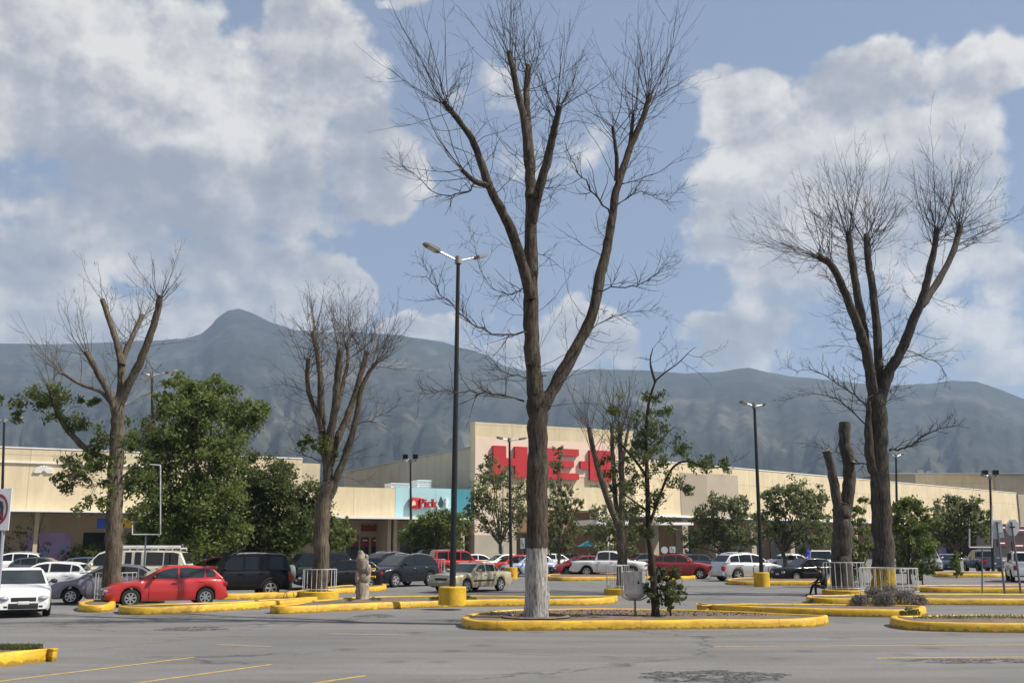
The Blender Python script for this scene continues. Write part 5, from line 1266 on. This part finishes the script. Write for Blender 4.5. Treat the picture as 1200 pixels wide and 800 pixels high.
# ---- the person sitting on the ring kerb, seen from the side
def person():
    b = G(970, 699); b.y += .35; o = empty('person', b); tag(o, 'person in dark clothes sitting hunched on the yellow ring kerb', 'person')
    V = []; E = []; Rr = []
    def jn(p, r, par=None):
        V.append(p); Rr.append(r); i = len(V) - 1
        if par is not None: E.append((par, i))
        return i
    pel = jn((0, 0, .40), (.15, .17)); ab = jn((-.02, 0, .56), (.13, .16), pel); ch = jn((-.07, 0, .76), (.13, .19), ab); nb = jn((-.13, 0, .92), (.065, .075), ch)
    nk = jn((-.17, 0, .99), (.052, .055), nb); hd = jn((-.22, 0, 1.08), (.095, .08), nk); ht = jn((-.225, 0, 1.17), (.085, .075), hd); jn((-.29, 0, 1.07), (.025, .03), hd)
    for s in (-1, 1):
        hp = jn((-.03, s * .10, .38), (.09, .09), pel); kn = jn((-.40, s * .16, .46 if s > 0 else .43), (.062, .062), hp); an = jn((-.46 - .06 * s, s * .17, .09), (.042, .042), kn)
        he = jn((-.44 - .06 * s, s * .17, .045), (.045, .04), an); jn((-.64 - .06 * s, s * .18, .035), (.035, .04), he)
        sh = jn((-.09, s * .21, .85), (.06, .06), ch); el = jn((-.20, s * .27, .60), (.047, .047), sh); wr = jn((-.40, s * .14, .53), (.032, .032), el)
        pm = jn((-.46, s * .10, .52), (.028, .036), wr)
        for k in range(4):
            f = jn((-.50, s * (.07 + .022 * k), .515), (.011, .011), pm); jn((-.55 + .006 * abs(k - 1.5), s * (.065 + .023 * k), .49), (.009, .009), f)
        t = jn((-.46, s * .06, .535), (.012, .012), pm); jn((-.50, s * .045, .525), (.010, .010), t)
    me = bpy.data.meshes.new('body'); me.from_pydata(V, E, []); ob = bpy.data.objects.new('body', me); col.objects.link(ob)
    md = ob.modifiers.new('skin', 'SKIN'); 
    for i, r_ in enumerate(Rr): me.skin_vertices[0].data[i].radius = r_
    me.skin_vertices[0].data[0].use_root = True
    sb = ob.modifiers.new('sub', 'SUBSURF'); sb.levels = 1; sb.render_levels = 1
    bpy.context.view_layer.update(); dg = bpy.context.evaluated_depsgraph_get()
    m2 = bpy.data.meshes.new_from_object(ob.evaluated_get(dg)); bpy.data.objects.remove(ob)
    m2.materials.clear()
    for mt in (mat('dark_jacket', (.012, .013, .02), .9, noise=(9, .3)), mat('dark_trousers', (.010, .010, .012), .9), mat('skin', (.28, .15, .10), .6), mat('dark_shoe', (.01, .01, .01), .6)): m2.materials.append(mt)
    for p in m2.polygons:
        c = p.center; p.use_smooth = True
        p.material_index = 2 if (c.z > .955 or (c.x < -.40 and .475 < c.z < .58 and abs(c.y) < .15)) else 3 if c.z < .075 else 1 if c.z < .47 else 0
    bo = bpy.data.objects.new('body', m2); col.objects.link(bo); bo.parent = o
    m = MB(); m.ell((-.205, 0, 1.135), (.108, .09, .10), 12, 8); h = m.build('hair', mat('black_hair', (.008, .007, .006), .7), o, True, 180)
    for v in h.data.vertices:
        if v.co.x < -.25: v.co.x = -.25 - (v.co.x + .25) * -.25; v.co.z = max(v.co.z, 1.13)
    o.scale = (1.15, 1.2, 1.06)
person()

# ================================================================== VEHICLES
TYRE = mat('tyre_rubber', (.012, .012, .012), .85); RIM = mat('alloy_rim', (.52, .53, .54), .32, .7); RIMD = mat('rim_gap', (.03, .03, .032), .6)
GLASS = mat('car_glass', (.010, .013, .015), .04, spec=.5); GLASSL = mat('car_glass_clearer', (.030, .040, .042), .05, spec=.45)
PLAST = mat('black_plastic', (.018, .018, .02), .6); UNDER = mat('underbody', (.006, .006, .006), .95); CHROME = mat('chrome', (.7, .7, .7), .18, .9)
HLAMP = mat('headlight_glass', (.42, .44, .46), .08, .3, spec=.8); TLAMP = mat('tail_light_red', (.34, .012, .010), .15); AMBER = mat('amber_lens', (.6, .2, .02), .2); PLATE = mat('number_plate', (.62, .62, .58), .5)
def paint(name, c, metal=.0, rough=.28): return mat('paint_' + name, c, rough, metal, coat=.6 if max(c) > .06 else .2, spec=.5 if max(c) > .06 else .25, noise=(1.4, .05))
_wheel = {}
def wheel_mesh(r, w, style):
    key = (round(r, 3), round(w, 3), style)
    if key in _wheel: return _wheel[key]
    t = MB(); rr = r * .64
    t.lathe([(rr, -w / 2), (r * .93, -w / 2), (r, -w * .36), (r, w * .36), (r * .93, w / 2), (rr, w / 2)], (0, 0, 0), (0, 1, 0), 26, 0, False)
    tm = t.mesh('tyre', TYRE, True, 35)
    m = MB(); y = w * .34
    m.lathe([(.001, -y * .4), (rr * .99, -y * .4)], (0, 0, 0), (0, 1, 0), 24, 1)
    for sgn in (-1, 1):
        yy = sgn * w * .44
        m.lathe([(rr * .88, yy - .01), (rr * .88, yy + .01), (rr * 1.0, yy + .012), (rr * 1.0, yy - .012)], (0, 0, 0), (0, 1, 0), 24, 0, False)
        m.lathe([(rr * .26, yy - .012), (rr * .24, yy + .012)], (0, 0, 0), (0, 1, 0), 12)
        n = {5: 5, 7: 7, 6: 6}.get(style, 5); hw = rr * (.15 if n < 7 else .11)
        for k in range(n):
            a = 2 * math.pi * k / n; c, s = math.cos(a), math.sin(a)
            q = []
            for (rad, ww) in ((rr * .2, hw), (rr * .93, hw * 1.25)):
                for sg in (-1, 1):
                    q.append((rad * c - sg * ww * s, rad * s + sg * ww * c))
            o_ = [(q[0][0], yy - .012, q[0][1]), (q[1][0], yy - .012, q[1][1]), (q[3][0], yy - .012, q[3][1]), (q[2][0], yy - .012, q[2][1])]
            m.hexa([Vector(v) for v in o_] + [Vector(v) + Vector((0, .024, 0)) for v in o_])
    rm = m.mesh('rim', [RIM, RIMD], True, 30)
    _wheel[key] = (tm, rm); return _wheel[key]

# s runs from the front bumper (0) to the rear; z from the ground
KINDS = {
 'hatch': dict(L=4.25, W=1.75, H=1.46, wh=(.85, 3.46), r=.315, top=[(0, .52), (.04, .66), (.28, .78), (.7, .87), (1.2, .95), (2.2, .955), (3.4, .985), (4.0, 1.0), (4.14, .94), (4.22, .72), (4.25, .55)],
      cab=[(1.08, .93), (1.95, 1.385), (2.3, 1.45), (2.8, 1.46), (3.4, 1.41), (3.72, 1.34), (4.12, .98)], win=[(1.62, 2.45), (2.53, 3.40), (3.46, 3.80)], zl=.21),
 'compact': dict(L=3.85, W=1.66, H=1.46, wh=(.74, 3.2), r=.29, top=[(0, .5), (.04, .66), (.25, .78), (.95, .92), (2.2, .95), (3.3, .97), (3.62, .98), (3.76, .9), (3.85, .6)],
      cab=[(.88, .91), (1.6, 1.37), (1.95, 1.45), (2.6, 1.46), (3.1, 1.42), (3.3, 1.36), (3.68, .97)], win=[(1.36, 2.2), (2.28, 3.2)], zl=.2),
 'oldhatch': dict(L=3.98, W=1.66, H=1.40, wh=(.8, 3.2), r=.28, top=[(0, .48), (.03, .70), (.12, .80), (1.1, .90), (2.2, .92), (3.4, .93), (3.75, .93), (3.9, .84), (3.98, .5)],
      cab=[(1.08, .89), (1.72, 1.33), (1.95, 1.39), (2.6, 1.40), (3.05, 1.36), (3.2, 1.32), (3.76, .92)], win=[(1.45, 2.35), (2.45, 3.3)], zl=.22),
 'sedan': dict(L=4.35, W=1.71, H=1.47, wh=(.82, 3.32), r=.30, top=[(0, .5), (.04, .68), (.25, .80), (1.05, .95), (2.2, .97), (3.3, 1.0), (3.7, 1.03), (4.2, 1.02), (4.3, .92), (4.35, .6)],
      cab=[(1.0, .94), (1.75, 1.38), (2.1, 1.46), (2.7, 1.47), (3.1, 1.42), (3.3, 1.36), (3.85, 1.02)], win=[(1.5, 2.25), (2.33, 3.15), (3.2, 3.5)], zl=.2),
 'boxsedan': dict(L=4.7, W=1.76, H=1.36, wh=(.92, 3.55), r=.31, top=[(0, .55), (.02, .72), (.06, .80), (.6, .86), (1.35, .90), (2.5, .91), (3.6, .92), (4.5, .90), (4.62, .88), (4.68, .72), (4.7, .5)],
      cab=[(1.32, .88), (1.95, 1.28), (2.12, 1.34), (2.6, 1.36), (3.1, 1.34), (3.25, 1.30), (3.72, .90)], win=[(1.72, 2.42), (2.49, 3.14), (3.2, 3.45)], zl=.24),
 'suv': dict(L=4.68, W=1.87, H=1.68, wh=(.93, 3.68), r=.365, top=[(0, .6), (.04, .80), (.3, .93), (1.15, 1.07), (2.3, 1.09), (3.6, 1.12), (4.4, 1.14), (4.55, 1.05), (4.63, .8), (4.68, .6)],
      cab=[(1.08, 1.05), (1.95, 1.58), (2.35, 1.66), (3.0, 1.68), (3.7, 1.63), (4.05, 1.57), (4.52, 1.10)], win=[(1.58, 2.5), (2.58, 3.45), (3.52, 4.15)], zl=.27, rails=True),
 'bigsuv': dict(L=5.1, W=2.0, H=1.80, wh=(1.0, 4.02), r=.39, top=[(0, .62), (.03, .98), (.15, 1.06), (1.25, 1.16), (2.4, 1.17), (4.0, 1.19), (4.85, 1.2), (4.98, 1.1), (5.06, .8), (5.1, .6)],
      cab=[(1.2, 1.14), (1.95, 1.70), (2.3, 1.78), (3.2, 1.80), (4.2, 1.78), (4.55, 1.73), (4.95, 1.18)], win=[(1.62, 2.55), (2.63, 3.5), (3.58, 4.5)], zl=.3, rails=True),
 'boxsuv': dict(L=4.4, W=1.82, H=1.80, wh=(.85, 3.5), r=.375, top=[(0, .65), (.03, .95), (.2, 1.04), (1.2, 1.1), (2.4, 1.12), (3.6, 1.14), (4.25, 1.15), (4.33, 1.0), (4.4, .65)],
      cab=[(1.2, 1.08), (1.72, 1.70), (1.95, 1.78), (3.0, 1.80), (3.9, 1.79), (4.12, 1.74), (4.33, 1.12)], win=[(1.55, 2.3), (2.38, 3.2), (3.28, 4.0)], zl=.33, rails=True),
 'van': dict(L=5.4, W=2.0, H=1.95, wh=(.95, 4.2), r=.36, top=[(0, .6), (.03, .9), (.2, 1.05), (.85, 1.2), (2.0, 1.22), (4.0, 1.22), (5.2, 1.22), (5.36, 1.1), (5.4, .6)],
      cab=[(.75, 1.18), (1.35, 1.83), (1.65, 1.93), (3.0, 1.95), (4.7, 1.93), (5.05, 1.86), (5.36, 1.2)], win=[(1.15, 1.95), (2.55, 2.84), (2.98, 3.27), (3.5, 4.25), (4.31, 4.95)], zl=.3),
 'pickup': dict(L=5.25, W=1.86, H=1.80, wh=(.92, 4.05), r=.39, top=[(0, .62), (.03, .95), (.2, 1.04), (1.3, 1.13), (2.3, 1.15), (3.28, 1.15), (3.30, 1.14), (5.1, 1.13), (5.2, 1.1), (5.25, .65)],
      cab=[(1.22, 1.11), (1.95, 1.68), (2.25, 1.78), (2.8, 1.80), (3.1, 1.77), (3.3, 1.70), (3.52, 1.14)], win=[(1.62, 2.42), (2.5, 3.28)], zl=.36, bed=(3.6, 5.12)),
 'wagon': dict(L=4.3, W=1.71, H=1.60, wh=(.82, 3.44), r=.33, top=[(0, .55), (.05, .74), (.25, .9), (.8, 1.0), (1.35, 1.06), (2.4, 1.06), (3.6, 1.08), (4.0, 1.08), (4.18, 1.0), (4.28, .75), (4.3, .55)],
      cab=[(1.2, 1.03), (1.85, 1.50), (2.2, 1.59), (2.8, 1.6), (3.4, 1.55), (3.75, 1.46), (4.15, 1.06)], win=[(1.6, 2.35), (2.43, 3.2), (3.27, 3.75)], zl=.23),
}
def interp(pts, s): return float(np.interp(s, [p[0] for p in pts], [p[1] for p in pts]))
def car(label, kind, px, py, heading, pm, cat='car', name='parked_car', rim=5, trim=None, extras=(), side_glass=None, group='cars parked in the lot', far=False, z0=0.0, low=None):
    """px,py: picture point of the car's centre on the ground, heading in degrees (0 = facing right, 90 = away)"""
    K = KINDS[kind]; L, W, H = K['L'], K['W'], K['H']; r = K['r']; h2 = W / 2
    c = G(px, py); o = empty(name, (c.x, c.y, z0), R(heading)); tag(o, label, cat, group)
    X = lambda s: L / 2 - s
    # ---- body
    ss = {round(p[0], 3) for p in K['top']} | {round(x, 3) for x in np.linspace(0, L, 20)}
    Ra = r + .055
    for w in K['wh']:
        for k in range(-6, 7): ss.add(round(w + Ra * math.sin(k / 6 * math.pi / 2), 3))
    ss = sorted(ss); q = [ss[0]]
    for s in ss[1:]:
        if s - q[-1] > .018: q.append(s)
    if q[-1] < L - .001: q[-1] = L
    ss = q; zl0 = K['zl']
    def halfw(s):
        t = abs(s - L / 2) / (L / 2); return h2 * (1 - .16 * t ** 5 - (.05 * t ** 18))
    b = MB(); n = 15; vs = []
    for s in ss:
        zl = zl0 + (.06 if s < .1 or s > L - .1 else 0)
        zt = interp(K['top'], s); w = halfw(s)
        for ws in K['wh']:
            if abs(s - ws) < Ra: zl = max(zl, r + math.sqrt(max(0, Ra * Ra - (s - ws) ** 2)) * 1.0)
        zl = min(zl, zt - .12); h = zt - zl
        half = [(w - .05, zl), (w - .012, zl + .14 * h), (w, zl + .45 * h), (w - .012, zl + .72 * h), (w - .04, zl + .90 * h), (w - .10, zt - .005), (w * .55, zt + .02), (0, zt + .028)]
        pr = [(y, z) for y, z in half] + [(-y, z) for y, z in half[-2::-1]]
        for (y, z) in pr: vs.append((X(s), y, z))
    fs = []; 
    for i in range(len(ss) - 1):
        for j in range(n - 1): fs.append((i * n + j, i * n + j + 1, (i + 1) * n + j + 1, (i + 1) * n + j))
    b.add(vs, fs, 0)
    k = len(ss) - 1
    b.add(vs[:n], [tuple(range(n))], 0); b.add(vs[k * n:], [tuple(range(n - 1, -1, -1))], 0)
    b.add(vs, [(i * n, (i + 1) * n, (i + 1) * n + n - 1, i * n + n - 1) for i in range(k)], 1)
    # ---- cabin
    zb = K['cab'][0][1]; yr = h2 * (.74 if kind not in ('van', 'boxsuv') else .84); yb = h2 - .085
    def yw(z): return yb + (yr - yb) * max(0, (z - zb)) / (H - zb)
    cp = K['cab']; m = len(cp); bm = bmesh.new()
    Lv = [bm.verts.new((X(s), yw(z), z)) for s, z in cp]; Rv = [bm.verts.new((X(s), -yw(z), z)) for s, z in cp]
    bm.faces.new(Lv); bm.faces.new(Rv[::-1])
    for i in range(m - 1): bm.faces.new((Lv[i], Rv[i], Rv[i + 1], Lv[i + 1]))
    bmesh.ops.recalc_face_normals(bm, faces=bm.faces)
    ed = [e for e in bm.edges if (e.verts[0] in Lv and e.verts[1] in Lv) or (e.verts[0] in Rv and e.verts[1] in Rv)]
    bmesh.ops.bevel(bm, geom=ed, offset=.055, segments=3, affect='EDGES', clamp_overlap=True)
    bm.verts.index_update(); b.add([tuple(v.co) for v in bm.verts], [tuple(v.index for v in f.verts) for f in bm.faces], 0); bm.free()
    b.build('body', [pm, UNDER], o, True, 42)
    if low:                                                           # unpainted lower cladding
        mb = MB()
        for sg in (-1, 1):
            st = [s for s in ss if K['wh'][0] + Ra < s < K['wh'][1] - Ra]
            for s0, s1 in zip(st, st[1:]):
                mb.quad((X(s0), sg * (halfw(s0) + .004), zl0 - .005), (X(s1), sg * (halfw(s1) + .004), zl0 - .005), (X(s1), sg * (halfw(s1) + .006), zl0 + .17), (X(s0), sg * (halfw(s0) + .006), zl0 + .17))
        mb.build('side_trim', low, o)
    # ---- glass
    def roof(s): return interp(cp, s)
    sg_m = side_glass or GLASS
    for sg in (-1, 1):
        for (s0, s1) in K['win']:
            up = []; kk = 8
            zbot = interp(K['top'], (s0 + s1) / 2) + .045
            for i in range(kk + 1):
                s = s0 + (s1 - s0) * i / kk; z = roof(s) - .085
                if z > zbot + .04: up.append((s, z))
            if len(up) < 2: continue
            poly = [(up[0][0], zbot)] + up + [(up[-1][0], zbot)]
            if up[0][0] > s0 + .02: poly[0] = (max(s0, up[0][0] - .12), zbot)
            if up[-1][0] < s1 - .02: poly[-1] = (min(s1, up[-1][0] + .12), zbot)
            mb = MB(); mb.poly([(X(s), sg * (yw(z) + .010), z) for s, z in poly]); mb.build('side_window', sg_m, o)
    def strip(name, i0, i1, f0, f1, ins, up=.012):
        a, c_ = cp[i0], cp[i1]; mb = MB()
        dx, dz = c_[0] - a[0], c_[1] - a[1]; ln = math.hypot(dx, dz); nx, nz_ = -dz / ln, dx / ln
        if nz_ < 0: nx, nz_ = -nx, -nz_
        pts = []
        for f in (f0, f1):
            s, z = a[0] + dx * f, a[1] + dz * f
            pts.append((X(s + nx * up), z + nz_ * up, yw(z) - ins))
        (x0, z0_, y0), (x1, z1, y1) = pts
        mb.quad((x0, y0, z0_), (x0, -y0, z0_), (x1, -y1, z1), (x1, y1, z1)); mb.build(name, GLASS if name != 'windscreen' else (GLASSL if far is False else GLASS), o)
    strip('windscreen', 0, 1, .10, 1.02, .075); strip('rear_window', m - 2, m - 1, .04, .80, .10)
    # ---- wheels
    tw_ = .20 if W < 1.8 else .235
    tm, rm = wheel_mesh(r, tw_, rim)
    for ws in K['wh']:
        for sg in (-1, 1):
            w_ = empty('wheel', (X(ws), sg * (h2 - .115), r)); w_.parent = o; w_.rotation_euler = (0, rnd.random() * 6, 0)
            for nm, me in (('tyre', tm), ('rim', rm)):
                c_ = bpy.data.objects.new(nm, me); col.objects.link(c_); c_.parent = w_
    # ---- front
    zf = interp(K['top'], .04); wf = halfw(.05)
    def bx(nm, lo, hi, mt, bev=.012):
        mb = MB(); mb.box(lo, hi); ob = mb.build(nm, mt, o); 
        if not far: bevel_obj(ob, bev, 2)
        return ob
    gz = zf - .13
    bx('grille', (X(.10), -wf * .50, gz - .055), (X(-.012), wf * .50, gz + .065), PLAST)
    if 'chromegrille' in extras: bx('grille_trim', (X(.05), -wf * .50, gz + .056), (X(-.018), wf * .50, gz + .085), CHROME)
    bx('lower_intake', (X(.10), -wf * .60, zl0 + .07), (X(-.010), wf * .60, zl0 + .24), PLAST)
    bx('front_plate', (X(.05), -.16, zl0 + .20), (X(-.022), .16, zl0 + .30), PLATE)
    for sg in (-1, 1):
        mb = MB()
        if kind in ('boxsedan', 'oldhatch', 'boxsuv', 'pickup', 'van'):
            mb.box((X(.20), sg * wf * .60 - .0, gz - .07), (X(-.008), sg * wf * 1.0, gz + .07)); ob = mb.build('headlight', HLAMP, o); bevel_obj(ob, .02, 2) if not far else None
        else:
            mb.ell((X(.19), sg * (wf - .17), gz + .035), (.27, .19, .10), 12, 8); mb.build('headlight', HLAMP, o, True, 180)
        bx('fog_lamp', (X(.12), sg * wf * .70 - .06, zl0 + .10), (X(-.004), sg * wf * .70 + .06, zl0 + .17), PLAST)
        # rear lights
        zr_ = interp(K['top'], L - .12); wr_ = halfw(L - .06)
        hh = .12 if kind not in ('boxsuv', 'van', 'suv', 'bigsuv', 'pickup', 'wagon') else .26
        bx('tail_light', (X(L + .012), sg * (wr_ - .22), zr_ - .12 - hh), (X(L - .16), sg * (wr_ + .03), zr_ - .10), TLAMP, .03)
        # mirrors and door handles
        sm_ = K['win'][0][0] - .02; zm = interp(K['top'], sm_) + .06
        mb = MB(); mb.ell((X(sm_), sg * (h2 + .10), zm + .04), (.07, .115, .075), 10, 7); mb.tube([(X(sm_), sg * (h2 - .06), zm), (X(sm_), sg * (h2 + .05), zm + .03)], .022, 5); mb.build('wing_mirror', pm if 'blackmirror' not in extras else PLAST, o, True, 180)
        if not far:
            for i_, (s0, s1) in enumerate(K['win'][:2]):
                if kind in ('oldhatch',) and i_: continue
                z = interp(K['top'], s1) - .14
                bx('door_handle', (X(s1 - .02), sg * (halfw(s1) - .012) - .02, z), (X(s1 - .20), sg * (halfw(s1) - .012) + .028, z + .032), pm if 'handles' not in extras else CHROME, .008)
                mb = MB(); t0 = halfw(s1)
                for sa in ((s1 + .04),) if i_ else ((s1 + .04), s0 - .16):
                    if any(abs(sa - w) < Ra and False for w in K['wh']): continue
                    zlo = zl0 + .1
                    for w in K['wh']:
                        if abs(sa - w) < Ra + .02: zlo = r + math.sqrt(max(0, (Ra + .02) ** 2 - (sa - w) ** 2))
                    zt = interp(K['top'], sa); y_ = halfw(sa)
                    mb.box((X(sa) - .006, sg * y_ - .022, zlo), (X(sa) + .006, sg * y_ + .0035, zt - .22)); mb.build('door_gap', UNDER, o); mb = MB()
    zr_ = interp(K['top'], L - .1)
    bx('rear_plate', (X(L + .02), -.16, zr_ - .42), (X(L - .05), .16, zr_ - .31), PLATE)
    bx('rear_bumper', (X(L + .05), -h2 * .82, zl0 + .06), (X(L - .16), h2 * .82, zl0 + .26), trim or pm, .03)
    if trim: bx('front_bumper', (X(.18), -wf * 1.02, zl0 + .06), (X(-.05), wf * 1.02, zl0 + .24), trim, .03)
    if K.get('rails') and 'norails' not in extras:
        for sg in (-1, 1):
            s0, s1 = cp[2][0] + .1, cp[m - 3][0] + .2
            mb = MB(); mb.tube([(X(s0), sg * (yr - .09), roof(s0) - .01), (X(s0 + .1), sg * (yr - .08), roof(s0) + .055), (X((s0 + s1) / 2), sg * (yr - .08), H + .05), (X(s1 - .1), sg * (yr - .08), roof(s1) + .055), (X(s1), sg * (yr - .09), roof(s1) - .01)], .02, 6); mb.build('roof_rail', GREYM, o)
    if 'spare' in extras:
        mb = MB(); mb.lathe([(.05, 0), (.33, .0), (.36, .05), (.36, .18), (.32, .22), (.05, .22)], (X(L) - .04, .05, .98), (-1, 0, 0), 22); mb.build('spare_wheel', mat('spare_cover', (.16, .17, .15), .6), o, True, 35)
    if 'rack' in extras:
        mb = MB()
        for sg in (-1, 1): mb.tube([(X(1.7), sg * .78, H + .09), (X(5.0), sg * .78, H + .09)], .03, 6)
        for s in np.linspace(1.7, 5.0, 6): mb.tube([(X(s), -.80, H + .07), (X(s), .80, H + .07)], .022, 6); mb.box((X(s) - .02, .70, H - .03), (X(s) + .02, .80, H + .06)); mb.box((X(s) - .02, -.80, H - .03), (X(s) + .02, -.70, H + .06))
        mb.tube([(X(1.65), -.35, H + .16), (X(4.8), -.30, H + .16)], .06, 6); mb.tube([(X(1.9), .2, H + .14), (X(4.3), .25, H + .14)], .04, 6)
        mb.build('roof_rack', WBAR, o)
    if 'spoiler' in extras: bx('rear_spoiler', (X(cp[m - 2][0] + .16), -yr * .86, cp[m - 2][1] - .02), (X(cp[m - 2][0] - .12), yr * .86, cp[m - 2][1] + .06), pm, .02)
    if 'stripe' in extras:
        for sg in (-1, 1):
            mb = MB()
            st = [s for s in ss if K['wh'][0] + Ra + .02 < s < K['wh'][1] - Ra - .02]
            for s0, s1 in zip(st, st[1:]):
                mb.quad((X(s0), sg * (halfw(s0) + .006), .50), (X(s1), sg * (halfw(s1) + .006), .50), (X(s1), sg * (halfw(s1) + .006), .58), (X(s0), sg * (halfw(s0) + .006), .58))
            mb.build('side_moulding', PLAST, o)
    if K.get('bed'):
        s0, s1 = K['bed']; zt = interp(K['top'], s0); mb = MB()
        mb.quad((X(s0), -h2 + .16, zt + .034), (X(s1), -h2 + .16, zt + .034), (X(s1), h2 - .16, zt + .034), (X(s0), h2 - .16, zt + .034)); mb.build('dark_bed_plane', PLAST, o)  # dark plane on the solid body stands in for the shaded open bed
    if 'arch' in extras:
        for ws in K['wh']:
            for sg in (-1, 1):
                mb = MB(); mb.tube([(X(ws) + Ra * math.cos(a), sg * (h2 - .01), r + Ra * math.sin(a)) for a in np.linspace(.05, math.pi - .05, 12)], .035, 6); mb.build('wheel_arch', trim or PLAST, o, True)
    if 'seats' in extras:
        for sg in (-1, 1): pass
    return o
white = paint('white', (.78, .78, .76)); red = paint('red', (.42, .026, .026)); dred = paint('dark_red', (.20, .010, .014)); silver = paint('silver', (.50, .51, .52), .45, .32); gsil = paint('grey_mauve', (.20, .19, .22), .4, .3)
black = paint('black', (.007, .007, .009)); dkgrey = paint('dark_slate', (.012, .013, .017), .1); beige = paint('beige', (.42, .36, .22), .15, .38); grey = paint('grey', (.085, .095, .12), .3, .3); dgreen = paint('dark_green', (.012, .022, .018)); cream = paint('cream_white', (.66, .62, .50)); bluegrey = paint('blue_grey', (.10, .14, .20), .3)
ltblue = paint('pale_blue', (.42, .47, .62), .2)
# front rows
car('white sedan driving towards the camera at the left edge', 'sedan', 20, 719, 299, white, extras=('blackmirror',), rim=5, group=None, name='white_sedan')
car('grey sedan with pale roof parked behind the white barred trunk', 'sedan', 129, 706, 197, gsil, extras=('handles',), rim=7)
car('red hatchback parked behind the yellow kerb on the left', 'hatch', 192, 709, 206, red, rim=7, trim=None, side_glass=GLASSL, extras=('blackmirror', 'spoiler'))
car('black off-roader with a spare wheel on its back', 'boxsuv', 276, 699.5, 205, black, cat='off-roader', rim=5, trim=PLAST, extras=('spare', 'arch'))
car('white van with loaded roof rack behind the red hatchback', 'van', 153, 694, 187, cream, cat='van', rim=5, extras=('rack',), name='parked_van')
car('white family car behind the white sedan at the far left', 'hatch', 52, 696, 186, white, rim=5)
car('dark green off-roader in the shade of the dark tree', 'boxsuv', 360, 689, 205, dgreen, cat='off-roader', extras=('norails',))
car('black small car half hidden by the slender bare tree', 'hatch', 396, 690, 205, black, rim=5)
car('dark slate sport utility vehicle facing the stump', 'suv', 470, 686.5, 233, dkgrey, cat='SUV', rim=5, extras=('chromegrille', 'handles'))
car('black sport utility vehicle parked behind the dark slate one', 'suv', 446, 677, 230, black, cat='SUV', rim=5, far=True)
car('boxy beige old sedan with rusty bumper beside the yellow lamp footing', 'boxsedan', 553, 692.5, 234, beige, trim=mat('bumper_grey', (.25, .23, .19), .5, .3), rim=5, extras=('stripe', 'chromegrille'))
car('dark low car behind the two yellow rails', 'sedan', 428, 683, 200, paint('dark_plum', (.02, .014, .024)), far=True)
# middle rows
car('white crew cab pickup in the middle of the lot', 'pickup', 714, 676, -14, white, cat='pickup', rim=6, name='parked_pickup', extras=('handles',))
car('dark red sedan nosing out behind the white pickup', 'hatch', 680, 675, 197, dred, rim=7)
car('red round-nosed hatchback behind the leafy shrub', 'wagon', 799, 677.5, -18, paint('wine_red', (.30, .014, .018)), rim=5)
car('silver crossover next to the lamp in the yellow footing', 'suv', 876, 680, 24, silver, cat='SUV', rim=5)
car('black old hatchback beside the seated person', 'oldhatch', 944, 681, 200, black, rim=7, extras=('stripe',))
car('silver pickup parked nose out right of the bushes', 'pickup', 1087, 671.5, 255, silver, cat='pickup', name='parked_pickup', far=True)
car('blue grey sedan between the silver and grey pickups', 'sedan', 1112, 670, 250, bluegrey, far=True)
car('dark grey pickup showing its tailgate near the right edge', 'pickup', 1153, 670.5, 83, grey, cat='pickup', name='parked_pickup', rim=6)
car('white off-roader with red tail light cut by the right edge', 'boxsuv', 1201, 681, 70, white, cat='off-roader', rim=5)
car('white sedan parked beyond the black old hatchback', 'sedan', 930, 671, 20, white, far=True)
car('white sport utility vehicle behind the seated person', 'boxsuv', 964, 673, 250, white, far=True, cat='SUV')
# far rows
car('bright red boxy utility vehicle behind the tall lamp post', 'boxsuv', 538, 675, 20, red, far=True, cat='SUV')
car('white hatchback with rear spoiler beside the red utility vehicle', 'hatch', 562, 670, 20, white, far=True, extras=('spoiler',))
car('dark green utility vehicle behind the dark slate one', 'boxsuv', 500, 671, 205, dgreen, far=True, cat='SUV')
car('white sedan beyond the beige sedan', 'sedan', 590, 671, 205, white, far=True)
car('red sedan beside the lamp before letter H', 'sedan', 604, 673, 200, red, far=True)
car('pale blue small car left of the whitewashed trunk', 'compact', 619, 675, 200, ltblue, far=True)
car('white small car just right of the whitewashed trunk', 'compact', 652, 668.5, 20, white, far=True)
car('dark grey sedan behind the white pickup cab', 'sedan', 672, 667, 10, grey, far=True)
car('dark grey sedan behind the bonnet of the white pickup', 'sedan', 752, 668, 200, paint('charcoal', (.03, .034, .04)), far=True)
car('blue grey sedan behind the nose of the red round-nosed hatchback', 'sedan', 806, 669, 340, bluegrey, far=True)
car('grey small car between the red hatchback and silver crossover', 'compact', 826, 670.5, 340, grey, far=True)
car('white sport utility vehicle at the far left behind the sign', 'suv', 12, 676, 195, white, far=True, cat='SUV')
car('grey hatchback behind the white family car on the left', 'hatch', 52, 680, 10, grey, far=True)
car('blue grey car peeping out left of the half leafy trunk', 'hatch', 112, 680, 10, bluegrey, far=True)
car('red car hidden behind the black off-roader', 'hatch', 248, 680, 200, red, far=True)
car('white car beneath the dark leafy tree', 'sedan', 386, 676, 200, white, far=True)
car('white hatchback behind the tree over the pickups', 'hatch', 918, 668, 160, white, far=True)
